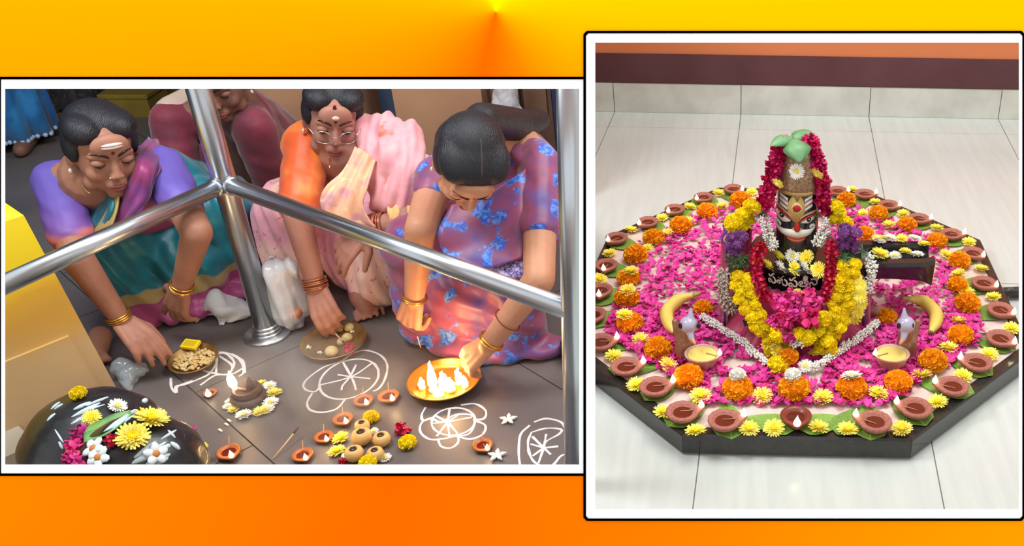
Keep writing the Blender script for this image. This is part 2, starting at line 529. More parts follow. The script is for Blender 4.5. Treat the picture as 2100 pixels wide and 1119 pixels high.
# ------------------------------------------------------------------ flowers (shared mesh data)
def petal_fan(mb, c, n, out, length, width, cup, mi=0, seg=2):
    # a narrow petal from c along out, bent towards n
    s = n.cross(out).normalized()
    rows = []
    for i in range(seg + 1):
        t = i / seg
        w = width * (0.45 + 1.1 * t - 0.95 * t * t) if i < seg else width * 0.35
        ctr = c + out * (length * t) + n * (cup * length * t * t)
        rows.append([ctr - s * w * .5, ctr + n * (-0.12 * w), ctr + s * w * .5])
    mb.grid(rows, mi)
def sphere_pts(n, zmin=-0.6):
    pts = []
    ga = PI * (3 - 5 ** .5)
    for i in range(n):
        z = 1 - (1 - zmin) * (i + .5) / n
        r = math.sqrt(max(0, 1 - z * z)); a = ga * i
        pts.append(V((r * math.cos(a), r * math.sin(a), z)))
    return pts
def marigold_mesh(name, m, n=190, squash=.78, seed=1):
    rnd = random.Random(seed); mb = MB()
    mb.ell((0, 0, .62), (.74, .74, .55), nu=12, nv=8)
    for p in sphere_pts(n, -.55):
        nn = V((p.x, p.y, p.z * 1.1 + .25)).normalized()
        c = V((p.x * .66, p.y * .66, .6 + p.z * .62 * squash))
        tip = V((rnd.uniform(-1, 1), rnd.uniform(-1, 1), rnd.uniform(-1, 1)))
        tan = (tip - nn * tip.dot(nn)).normalized(); bi = nn.cross(tan)
        L = rnd.uniform(.28, .38); w = rnd.uniform(.13, .19)
        a, b = c - tan * w * .5, c + tan * w * .5
        d, e = c + nn * L - tan * w, c + nn * L + tan * w
        q = c + nn * (L * 1.06) + bi * w * .7
        mb.add([a, b, e, q, d], [(0, 1, 2, 3), (0, 3, 4)])
    return mb.mesh(name, m)
def chrys_meshes(name, mp, mc, rings=((1.0, 24, .02), (.92, 21, .22), (.80, 19, .45), (.62, 15, .8)), seed=1):
    rnd = random.Random(seed); mb = MB()
    for L, k, up in rings:
        for i in range(k):
            a = 2 * PI * (i + rnd.uniform(-.2, .2)) / k + L
            out = V((math.cos(a), math.sin(a), up)).normalized()
            n = V((-math.cos(a) * up, -math.sin(a) * up, 1)).normalized()
            petal_fan(mb, V((0, 0, .22)) + V((math.cos(a), math.sin(a), 0)) * .08, n, out, L * rnd.uniform(.86, 1.04), .26 * L + .06, rnd.uniform(.0, .25))
    mb.ell((0, 0, .18), (.34, .34, .18), nu=10, nv=6)
    pet = mb.mesh(name, mp)
    mc_ = MB()
    for p in sphere_pts(34, .05):
        nn = p; c = V((p.x * .22, p.y * .22, .34 + p.z * .14))
        tan = V((-p.y, p.x, .3)).normalized(); w = .06
        mc_.add([c - tan * w, c + tan * w, c + nn * .13 + tan * w * .6, c + nn * .13 - tan * w * .6], [(0, 1, 2, 3)])
    mc_.ell((0, 0, .30), (.26, .26, .17), nu=10, nv=6)
    return pet, mc_.mesh(name + '_center', mc)
M_MARI = mat('marigold_orange', S(255, 192, 14), 0.75, color2=S(255, 160, 2), nscale=5, lo=.3, hi=.7, rnd=.08)
M_YEL = mat('chrysanthemum_yellow', S(255, 236, 60), 0.7, color2=S(255, 244, 140), nscale=3, rnd=.08)
M_YEC = mat('chrysanthemum_heart_yellow', S(255, 224, 0), 0.8, rnd=.05)
M_WHI = mat('chrysanthemum_white', S(252, 250, 242), 0.7, rnd=.03)
M_WHC = mat('chrysanthemum_heart_lemon', S(240, 226, 90), 0.8)
M_GYEL = mat('garland_marigold_yellow', S(255, 226, 0), 0.75, color2=S(255, 238, 30), nscale=5, rnd=.1)
M_PINK = mat('pink_rose_petal', S(226, 60, 150), 0.45, color2=S(200, 22, 110), nscale=18, lo=.3, hi=.75, rnd=.3, sheen=.1)
M_HOT = mat('magenta_rose_bloom', S(208, 20, 96), 0.5, color2=S(180, 8, 70), nscale=25, rnd=.15)
M_CRIM = mat('crimson_rose_bloom', S(200, 14, 64), 0.5, color2=S(168, 6, 48), nscale=25, rnd=.15)
M_JAS = mat('jasmine_white', S(248, 248, 242), 0.6, color2=S(236, 240, 228), nscale=30, rnd=.06)
M_TUB = mat('faded_tuberose', S(196, 182, 170), 0.7, color2=S(160, 146, 136), nscale=20, rnd=.1)
M_PURP = mat('purple_aster', S(160, 96, 166), 0.65, color2=S(122, 62, 130), nscale=20, rnd=.15)
M_GREEN = mat('dark_green_sprig', S(92, 124, 78), 0.6, color2=S(60, 92, 54), nscale=20, rnd=.15)
ME_MARI = [marigold_mesh('marigold_a', M_MARI, seed=1), marigold_mesh('marigold_b', M_MARI, 170, .7, 2)]
ME_GY = [marigold_mesh('garland_marigold', M_GYEL, 130, .8, 3)]
ME_YEL = chrys_meshes('yellow_chrysanthemum', M_YEL, M_YEC, seed=1)
ME_WHI = chrys_meshes('white_chrysanthemum', M_WHI, M_WHC, seed=2)
ME_WPOM = [marigold_mesh('white_pompom', M_WHI, 160, .8, 5)]
def rose_mesh(name, m, k=26, seed=1):
    rnd = random.Random(seed); mb = MB()
    mb.ell((0, 0, .42), (.36, .36, .34), nu=8, nv=6)
    for i, p in enumerate(sphere_pts(k, -.45)):
        tip = V((rnd.uniform(-1, 1), rnd.uniform(-1, 1), rnd.uniform(-1, 1)))
        pn = (p + tip * .55).normalized()
        tan = (tip - pn * tip.dot(pn)).normalized(); bi = pn.cross(tan)
        c = V((p.x * .42, p.y * .42, .42 + p.z * .42)); w = rnd.uniform(.26, .40)
        rows = []
        for a in (-1, 0, 1):
            rows.append([c + tan * (w * a * (1 - .25 * abs(b))) + bi * (w * .9 * (b + 1)) + pn * (.20 * (b + 1) ** 1.5 * rnd.uniform(.2, .8) - .10 * a * a + rnd.uniform(-.05, .08)) + p * .18 for b in (-1, 0, 1)])
        mb.grid(rows)
    return mb.mesh(name, m)
ME_HOT = [rose_mesh('rose_tuft_a', M_HOT, seed=1), rose_mesh('rose_tuft_b', M_HOT, seed=2)]
ME_CRIM = [rose_mesh('crimson_tuft', M_CRIM, 24, 3)]
ME_PROSE = [rose_mesh('pink_rose_a', M_PINK, 26, 4), rose_mesh('pink_rose_b', M_PINK, 22, 9)]
def bud_mesh(name, m, k=9, seed=1, ln=.75):
    rnd = random.Random(seed); mb = MB()
    for i, p in enumerate(sphere_pts(k, -.4)):
        q = (p + V((rnd.uniform(-.3, .3), rnd.uniform(-.3, .3), rnd.uniform(-.3, .3)))).normalized()
        a = V((0, 0, .4)) + q * .18; b = V((0, 0, .4)) + q * (ln + rnd.uniform(-.1, .2))
        mb.tube([a, a.lerp(b, .55), b], [.08, .19, .03], 5)
    return mb.mesh(name, m)
ME_JAS = [bud_mesh('jasmine_tuft_a', M_JAS, 10, 1), bud_mesh('jasmine_tuft_b', M_JAS, 9, 2)]
ME_TUB = [bud_mesh('tuberose_tuft', M_TUB, 10, 3, 1.0)]
ME_PURP = [marigold_mesh('aster_tuft', M_PURP, 90, .9, 8)]
def sprig_mesh(name, m, seed=1):
    rnd = random.Random(seed); mb = MB()
    for p in sphere_pts(22, -.5):
        q = (p + V((rnd.uniform(-.5, .5), rnd.uniform(-.5, .5), rnd.uniform(-.5, .5)))).normalized()
        s = q.cross(V((.3, .2, 1))).normalized(); L = rnd.uniform(.8, 1.3)
        c = V((0, 0, .4)); w = .07
        mb.add([c, c + q * L * .5 + s * w, c + q * L + V((0, 0, -.12)), c + q * L * .5 - s * w], [(0, 1, 2, 3)])
    return mb.mesh(name, m)
ME_SPRIG = [sprig_mesh('green_sprig', M_GREEN)]

def place_flower(name, me, loc, size, label, cat, group, tilt=None):
    if isinstance(me, tuple): petals, center = me
    else: petals, center = me, None
    o = link(name, petals, loc)
    o.scale = (size,) * 3
    o.rotation_euler = (random.uniform(-.16, .16) if tilt is None else tilt[0], random.uniform(-.16, .16) if tilt is None else tilt[1], random.uniform(0, 6.28))
    tag(o, label, cat, group)
    if center is not None:
        c = bpy.data.objects.new('flower_center', center); COL.objects.link(c); c.parent = o
    return o
PXM = lambda p: FPX / ((p - V((0, 0, CAM_H))).dot(fwd_v))       # pixels per metre at a point

MARI = [(1519, 410, 22), (1449, 433, 22), (1394, 462, 23), (1340, 487, 23), (1307, 522, 25), (1291, 568, 24), (1286, 611, 26), (1292, 662, 28),
        (1352, 713, 29), (1414, 771, 31), (1736, 409, 20), (1801, 436, 20), (1860, 460, 20), (1920, 494, 22),
        (1965, 534, 23), (1962, 583, 22), (1981, 621, 27), (1970, 687, 27), (1913, 740, 30), (1840, 781, 29), (1772, 479, 20)]
for i, (x, y, r) in enumerate(MARI):
    p = Z(x, y + r * .25, TZ + .012); p.z = TZ
    place_flower('marigold', ME_MARI[i % 2], p, r / PXM(p) * 1.0, 'full orange marigold in the ring along ' + edge_of(p), 'flower', 'orange marigolds ringing the tray')
for x, y, r, lab in ((1442, 629, 22, 'orange marigold tucked behind the duck lamp away from the spout'), (1818, 647, 22, 'orange marigold tucked behind the duck lamp beside the black spout')):
    p = Z(x, y + 6, TZ + .012); p.z = TZ
    place_flower('marigold', ME_MARI[0], p, r / PXM(p) * .95, lab, 'flower', 'orange marigolds by the duck lamps')
for (x, y, wx, wy, r) in ((1513, 797, 1510, 770, 33), (1628, 798, 1622, 772, 35), (1746, 796, 1750, 776, 34)):
    p = Z(x, y + 6, TZ + .012); p.z = TZ; s = r / PXM(p) * .95
    place_flower('marigold', ME_MARI[1], p, s, 'orange marigold in the front row carrying a white chrysanthemum on top', 'flower', 'front row marigolds with white tops', (0, 0))
    q = p + V((0, .010, s * 1.08))
    place_flower('white_chrysanthemum', ME_WPOM[0] if x < 1700 else ME_WHI, q, (.021 if x < 1700 else .026), 'white chrysanthemum sitting on a front row orange marigold', 'flower', 'white flowers on the marigolds', (-.35, 0))
YOUT = [(1473, 393), (1414, 421), (1358, 444), (1294, 469), (1250, 517), (1229, 570), (1259, 728), (1305, 787), (1361, 843), (1427, 882), (1535, 877), (1587, 875),
        (1678, 875), (1738, 879), (1849, 877), (1923, 822), (1974, 769), (2029, 724), (2074, 671), (2037, 607), (2012, 549), (1987, 494), (1921, 465), (1853, 436), (1795, 412), (1541, 391), (1746, 386)]
for x, y in YOUT:
    p = Z(x, y + 3, TZ + .008); p.z = TZ + .004
    r = (12 + (y - 390) / 490 * 9)
    place_flower('yellow_chrysanthemum', ME_YEL, p, r / PXM(p) * 1.05, 'small yellow chrysanthemum between lamps on ' + edge_of(p), 'flower', 'yellow chrysanthemums between the lamps', (random.uniform(-.1, .25), random.uniform(-.2, .2)))
YIN = [(1481, 418), (1414, 449), (1368, 474), (1327, 506), (1294, 551), (1287, 590), (1280, 641), (1314, 692), (1370, 744), (1436, 807), (1563, 807), (1687, 810), (1800, 802), (1891, 764), (1945, 709), (1966, 654), (1770, 433), (1823, 456), (1940, 517), (1967, 557), (1981, 593)]
for i, (x, y) in enumerate(YIN):
    on_top = i in (4, 5, 6)
    h = .040 if on_top else .006
    p = Z(x, y + 3, TZ + h + .008); p.z = TZ + h
    r = 12 + (y - 400) / 490 * 11
    place_flower('yellow_chrysanthemum', ME_YEL, p, r / PXM(p) * 1.05, 'yellow chrysanthemum against the marigolds on ' + edge_of(p), 'flower', 'yellow chrysanthemums beside the marigolds', (random.uniform(-.1, .4), random.uniform(-.2, .2)))

# ------------------------------------------------------------------ leaves and clay lamps along the edge
M_LEAF = mat('betel_leaf_green', S(134, 170, 74), 0.45, color2=S(104, 148, 58), nscale=16, rnd=.25, coat=.15)
M_LVEIN = mat('betel_leaf_vein', S(168, 190, 110), 0.5)
def leaf_meshes():
    mb = MB(); n = 9; rows = []
    for i in range(n + 1):
        t = i / n
        w = .62 * math.sin(PI * min(1, t ** .62)) ** .8 * (1 - .12 * t) + .004
        yv = -.9 + 1.9 * t
        notch = -.12 * (1 - t) ** 6
        rows.append([V((w * s, yv + notch * (1 - abs(s)) * 0 + (.18 * abs(s) * (1 - t) ** 3 * -1), .10 * (s * s) + .05 * math.sin(t * 5) + .012 * math.sin(9 * t + 6 * s))) for s in (-1, -.5, 0, .5, 1)])
    mb.grid(rows)
    me = mb.mesh('betel_leaf', M_LEAF)
    vb = MB(); vb.tube([V((0, -.98, .015)), V((0, 0, .02 + .05 * math.sin(2.4))), V((0, .95, .02 + .05 * math.sin(5)))], [.022, .014, .004], 5)
    for sx in (-1, 1):
        for yy in (-.6, -.25, .1):
            vb.tube([V((0, yy, .03)), V((sx * .42, yy + .38, .08))], [.010, .003], 4)
    return me, vb.mesh('leaf_veins', M_LVEIN)
ME_LEAF = leaf_meshes()
M_CLAY = mat('fired_clay', S(176, 112, 98), 0.72, color2=S(152, 90, 78), nscale=7, bump=.35, bscale=16)
M_CLAYG = mat('glossy_brown_clay', S(132, 60, 44), 0.35, color2=S(118, 50, 38), nscale=20)
M_OIL = mat('lamp_oil', S(92, 34, 24), 0.06, spec=.6, coat=.4)
M_WICK = mat('cotton_wick', S(186, 146, 110), 0.9)
M_FLAME = mat('flame', (1, .8, .5, 1), 0.5, emit=(1.0, 0.78, 0.42, 1), estr=9.0)
def flame_mesh(name='flame', m=None):
    mb = MB(); mb.lathe([(.0, 0), (.34, .14), (.46, .38), (.36, .7), (.18, 1.05), (.0, 1.5)], 8)
    return mb.mesh(name, m or M_FLAME)
ME_FLAME = flame_mesh()
def diya_meshes(name, clay, ribs=True, thick=.20):
    # unit radius bowl, spout towards +x
    n = 40; mb = MB()
    def rim(a, k):
        d = abs(((a + PI) % (2 * PI)) - PI)
        sp = math.exp(-(d / .30) ** 2)
        return k, sp
    prof = [(.42, 0), (.60, .03), (.86, .25), (1.0, .46), (1.01, .56), (.93, .62), (.80, .615), (.66, .54), (.52, .36), (.0, .24)]
    verts = []; fs = []
    for (r, z) in prof:
        for j in range(n):
            a = 2 * PI * j / n
            _, sp = rim(a, 1)
            rr_ = r * (1 + .34 * sp * min(1, r) ** 2) if z > .2 and r > .45 else r * (1 + .08 * sp)
            zz = z + (.05 * sp if z > .4 else 0)
            if .8 < r < .9 and sp > .5: zz -= .05
            rib = (.018 * math.cos(a * 14) if ribs and .9 < r and z < .58 else 0)
            verts.append(V(((rr_ + rib) * math.cos(a), (rr_ + rib) * math.sin(a) * (1 - .05 * sp), zz)))
    for i in range(len(prof) - 1):
        for j in range(n): fs.append((i * n + j, i * n + (j + 1) % n, (i + 1) * n + (j + 1) % n, (i + 1) * n + j))
    fs.append(tuple(range(n - 1, -1, -1)))
    mb.add(verts, fs)
    ob = MB(); ob.lathe([(.0, .43), (.52, .43), (.58, .435)], 24)
    wb = MB(); wb.tube([V((-.1, .15, .45)), V((.35, .05, .47)), V((.9, .02, .57)), V((1.22, 0, .70))], [.03, .03, .03, .04], 6)
    return mb.mesh(name, clay), ob.mesh('lamp_oil', M_OIL), wb.mesh('wick', M_WICK)
ME_DIYA = diya_meshes('clay_lamp', M_CLAY)
ME_DIYAG = diya_meshes('glazed_lamp', M_CLAYG, False)
def place_diya(name, meshes, p, size, ang, label, group, lit=True, fl=.42, cat='oil lamp', fscale=1.0):
    o = link(name, meshes[0], p); o.scale = (size,) * 3; o.rotation_euler = (0, 0, ang)
    tag(o, label, cat, group)
    for nm, me in (('oil', meshes[1]), ('wick', meshes[2])):
        c = bpy.data.objects.new(nm, me); COL.objects.link(c); c.parent = o
    if lit:
        c = bpy.data.objects.new('flame', ME_FLAME); COL.objects.link(c); c.parent = o
        c.location = (1.16, 0, .62); c.scale = (fl * fscale,) * 3
        c['label'] = 'small white-hot flame at the spout'
    return o
DIY = [(1504, 386), (1443, 403), (1384, 428), (1329, 454), (1265, 487), (1243, 543), (1231, 595), (1216, 645), (1232, 702), (1284, 752), (1344, 794), (1400, 846), (1486, 863),
       (1794, 866), (1877, 838), (1954, 793), (2004, 744), (2051, 694), (2051, 635), (2017, 580), (1995, 518), (1950, 479), (1884, 447), (1822, 419), (1773, 396), (1718, 390)]
for i, (x, y) in enumerate(DIY):
    p = Z(x, y + 4, TZ + .014); p.z = TZ + .004
    w = 21 + (y - 386) / 480 * 16
    front = y > 700
    if front: ang = 0.15 if x < 1636 else PI - .15
    elif x > 1636: ang = -.9 if x > 1980 else -.35
    else: ang = -2.2 if x > 1260 else -1.5
    if y < 392: ang = -.5
    ang += random.uniform(-.15, .15)
    lab = 'ribbed brown clay lamp burning on ' + edge_of(p)
    place_diya('clay_lamp', ME_DIYA, p, w / PXM(p) * .93, ang, lab, 'clay lamps along the tray edge', lit=True)
    # leaf under it, point towards the middle
    c = tl(0, 0, 0); d = (c - p); d.z = 0; d.normalize()
    q = p + d * .030; q.z = TZ + .0015 - .0
    lf = link('betel_leaf', ME_LEAF[0], q); s = random.uniform(.062, .074)
    lf.scale = (s, s, s * .35); lf.rotation_euler = (0, 0, math.atan2(d.y, d.x) - PI / 2 + random.uniform(-.7, .7))
    tag(lf, 'green betel leaf under a lamp on ' + edge_of(p), 'leaf', 'betel leaves under the lamps')
    vv = bpy.data.objects.new('leaf_vein', ME_LEAF[1]); COL.objects.link(vv); vv.parent = lf
p = Z(1632, 858, TZ + .014); p.z = TZ + .004
place_diya('clay_lamp', ME_DIYAG, p, 32 / PXM(p), -PI / 2, 'smooth glossy brown lamp at the middle of the front edge, flame facing out', None, fl=.55)
for x, y, a in ((1578, 868, 1.2), (1690, 868, -1.2), (1745, 862, -.6)):
    q = Z(x, y, TZ); q.z = TZ + .0015
    lf = link('betel_leaf', ME_LEAF[0], q); lf.scale = (.062, .062, .02); lf.rotation_euler = (0, 0, a)
    tag(lf, 'green betel leaf lying flat beside the glossy front lamp', 'leaf', 'leaves at the front edge')
    vv = bpy.data.objects.new('leaf_vein', ME_LEAF[1]); COL.objects.link(vv); vv.parent = lf

# ------------------------------------------------------------------ rose petals on the tray
def petal_mesh(name, seed):
    rnd = random.Random(seed); mb = MB(); rows = []
    for i in range(4):
        t = i / 3
        w = (.35, .85, 1.0, .55)[i]
        rows.append([V((w * s * .62, -.7 + 1.4 * t, .30 * s * s * (.6 + .6 * t) + .28 * t * t + .14 * rnd.uniform(-1, 1))) for s in (-1, -.35, .35, 1)])
    mb.grid(rows)
    return mb.mesh(name, M_PINK)
ME_PET = [petal_mesh('rose_petal_%d' % i, i) for i in range(4)]
INNER = inset_poly(OCT, .112)
BASE_C = V((0.183, 2.276, TZ))
def scatter_petals():
    rnd = random.Random(11)
    spots = []
    tries = 0
    while len(spots) < 3300 and tries < 60000:
        tries += 1
        x, y = rnd.uniform(-.6, .6), rnd.uniform(-.6, .62)
        if len(spots) % 3 == 0: y = rnd.uniform(-.58, -.15)
        if not in_poly((x, y), INNER): continue
        w = tl(x, y, TZ)
        if (w - BASE_C).to_2d().length < .19: continue
        if noise.noise(V((x * 9, y * 9, 3))) < -.42: continue
        spots.append(w)
    spots.sort(key=lambda p: p.y + (10 if (abs(p.x - .18) < .14 and p.y > 2.3) else 0))
    near = spots[:1100]
    rnd.shuffle(near)
    single = near[:300]; rest = near[300:] + spots[1100:]
    for p in single:
        o = link('rose_petal', ME_PET[rnd.randrange(4)], V((p.x, p.y, TZ + rnd.uniform(.006, .012))))
        s = rnd.uniform(.013, .019); o.scale = (s, s, s); o.rotation_euler = (rnd.uniform(-.35, .35), rnd.uniform(-.35, .35), rnd.uniform(0, 6.3))
        tag(o, 'loose pink rose petal strewn on the tray around the idol', 'petal', 'pink rose petals on the tray')
    mb = MB()
    src = []
    for me in ME_PET: src.append(([v.co.copy() for v in me.vertices], [tuple(p.vertices) for p in me.polygons]))
    for p in rest:
        vs_, fs = src[rnd.randrange(4)]
        s = rnd.uniform(.012, .018)
        M = Matrix.Translation((p.x, p.y, TZ + rnd.uniform(.005, .010))) @ Matrix.Rotation(rnd.uniform(0, 6.3), 4, 'Z') @ Matrix.Rotation(rnd.uniform(-.4, .4), 4, 'X') @ Matrix.Scale(s, 4)
        mb.add([M @ v for v in vs_], fs)
    o = mb.build('rose_petals', M_PINK, loc=(BASE_C.x, BASE_C.y, TZ))
    tag(o, 'carpet of pink rose petals covering the tray top', 'petals', kind='stuff')
scatter_petals()

# ------------------------------------------------------------------ bananas
def banana(pts, label):
    m1 = mat('banana_skin', S(232, 206, 104), 0.5, color2=S(222, 196, 96), nscale=14)
    m2 = mat('banana_tip_brown', S(88, 66, 34), 0.7)
    path = catmull(pts, 18)
    rad = [.0075, .009, .0125, .016, .0185, .0195, .020, .020, .020, .020, .0198, .0195, .019, .018, .0165, .013, .009, .005]
    mb = MB(); mb.tube(path, rad, 6)
    root = mb.build('banana', m1); tag(root, label, 'banana', 'bananas on the tray')
    e = (path[0] - path[1]).normalized()
    s = MB(); s.tube([path[0] - e * .002, path[0] + e * .020], [.0075, .006], 6); s.build('stem', mat('banana_stem_green', S(170, 160, 80), .6), root)
    e = (path[-1] - path[-2]).normalized()
    s = MB(); s.tube([path[-1] - e * .004, path[-1] + e * .005], [.0065, .004], 6); s.build('blossom_end', m2, root)
zz = TZ + .022
banana([Z(1422, 605, zz + .02), Z(1393, 614, zz + .006), Z(1369, 636, zz), Z(1371, 662, zz), Z(1384, 684, zz)], 'yellow banana curving behind the duck lamp away from the spout')
banana([Z(1862, 612, zz + .02), Z(1892, 617, zz + .006), Z(1917, 638, zz), Z(1919, 660, zz), Z(1908, 682, zz)], 'yellow banana lying beside the duck lamp near the black spout')

# ------------------------------------------------------------------ remesh helper (also used for the people)
def blob(mb, voxel, smooth_it=4, factor=.5):
    me = mb.mesh('blob_source', [], False)
    o = bpy.data.objects.new('blob_source', me); COL.objects.link(o)
    r = o.modifiers.new('r', 'REMESH'); r.mode = 'VOXEL'; r.voxel_size = voxel; r.use_smooth_shade = True
    if smooth_it:
        s = o.modifiers.new('s', 'SMOOTH'); s.iterations = smooth_it; s.factor = factor
    dg = bpy.context.evaluated_depsgraph_get()
    res = bpy.data.meshes.new_from_object(o.evaluated_get(dg))
    bpy.data.objects.remove(o); bpy.data.meshes.remove(me)
    return res
def blob_obj(name, mb, m, voxel, parent=None, loc=None, smooth_it=4, disp=None):
    me = blob(mb, voxel, smooth_it)
    if loc is None: loc = wloc(parent) if parent is not None else base_point([v.co for v in me.vertices])
    loc = V(loc)
    if disp is not None:
        nn = [(v.co.copy(), v.normal.copy()) for v in me.vertices]
        for v, (co, no) in zip(me.vertices, nn): v.co = co + disp(co, no)
    for v in me.vertices: v.co -= loc
    me.materials.clear(); me.materials.append(m)
    me.polygons.foreach_set('use_smooth', [True] * len(me.polygons)); me.update()
    me.name = name
    return link(name, me, loc, parent)

# ------------------------------------------------------------------ duck-shaped lamps
def duck_lamp(base_px, s, label, group):
    # s = +1: the bowl lies to the right of the neck
    b = Z(base_px[0], base_px[1], TZ); b.z = TZ + .002
    brown = mat('duck_brown_glaze', S(150, 104, 80), 0.35, color2=S(120, 76, 58), nscale=30, coat=.3)
    lilac = mat('duck_lilac_glaze', S(172, 166, 190), 0.3, color2=S(190, 150, 120), nscale=22, lo=.55, hi=.75, coat=.4)
    root = empty('duck_lamp', b); tag(root, label, 'oil lamp', group)
    L = lambda x, y, z: b + V((x * s, y, z))
    # tail and body column
    mb = MB()
    mb.cap(L(-.004, .03, .01), L(-.006, .03, .045), .030, .026)
    mb.cap(L(-.012, .035, .04), L(-.030, .045, .095), .020, .009)
    mb.cap(L(0, .028, .05), L(.004, .020, .098), .021, .017)
    blob_obj('body', mb, brown, .003, root)
    mb = MB()
    mb.ell(L(.006, .012, .108), (.024, .024, .022))
    mb.cap(L(.010, .012, .112), L(.012, .022, .150), .015, .003)
    mb.cap(L(.008, .002, .098), L(.014, -.012, .082), .011, .008)
    blob_obj('head', mb, lilac, .0025, root)
    for e in (-1, 1):
        m2 = MB(); ec = L(.006 + .006 * (e > 0), .012, .110) + V((e * .0195, -.012, .002))
        m2.ell(ec, (.0055, .0065, .0085), nu=10, nv=8); m2.build('eye', mat('black_glaze', S(20, 18, 22), .15), root)
    mb = MB(); mb.cap(L(.014, -.012, .082), L(.022, -.024, .076), .007, .004); mb.build('beak', mat('duck_beak_glaze', S(196, 140, 110), .35), root)
    # scalloped bowl
    c = L(.040, -.020, 0)
    mb = MB(); n = 40
    prof = [(.020, 0), (.026, .004), (.034, .022), (.040, .038), (.042, .043), (.040, .046), (.037, .044), (.030, .036), (.0, .032)]
    verts = []
    for (r, z) in prof:
        for j in range(n):
            a = 2 * PI * j / n
            sc = 1 + (.05 * math.cos(a * 10) if z < .03 else 0)
            verts.append(c + V((r * sc * math.cos(a) * 1.08, r * sc * math.sin(a) * .95, z)))
    fs = [(i * n + j, i * n + (j + 1) % n, (i + 1) * n + (j + 1) % n, (i + 1) * n + j) for i in range(len(prof) - 1) for j in range(n)]
    fs.append(tuple(range(n - 1, -1, -1)))
    mb.add(verts, fs)
    mb.build('bowl', mat('duck_bowl_glaze', S(206, 172, 152), 0.35, color2=S(176, 132, 108), nscale=26, coat=.3), root)
    mb = MB(); mb.lathe([(.0, .0425), (.030, .042), (.036, .041)], 24, c); mb.build('ghee', mat('yellow_ghee', S(226, 200, 110), .3), root)
    mb = MB(); w = c + V((.036 * s, -.010, .042)); mb.tube([c + V((.01 * s, 0, .044)), w, w + V((.008 * s, -.002, .008))], [.002, .002, .0018], 6); mb.build('wick', M_WICK, root)
    f = bpy.data.objects.new('flame', ME_FLAME); COL.objects.link(f); f.parent = root; f.location = (w - b) + V((.008 * s, -.002, .004)); f.scale = (.014,) * 3
duck_lamp((1409, 745), 1, 'glazed brown and lilac duck lamp on the side away from the spout', 'duck lamps')
duck_lamp((1856, 745), -1, 'glazed brown and lilac duck lamp on the spout side of the idol', 'duck lamps')
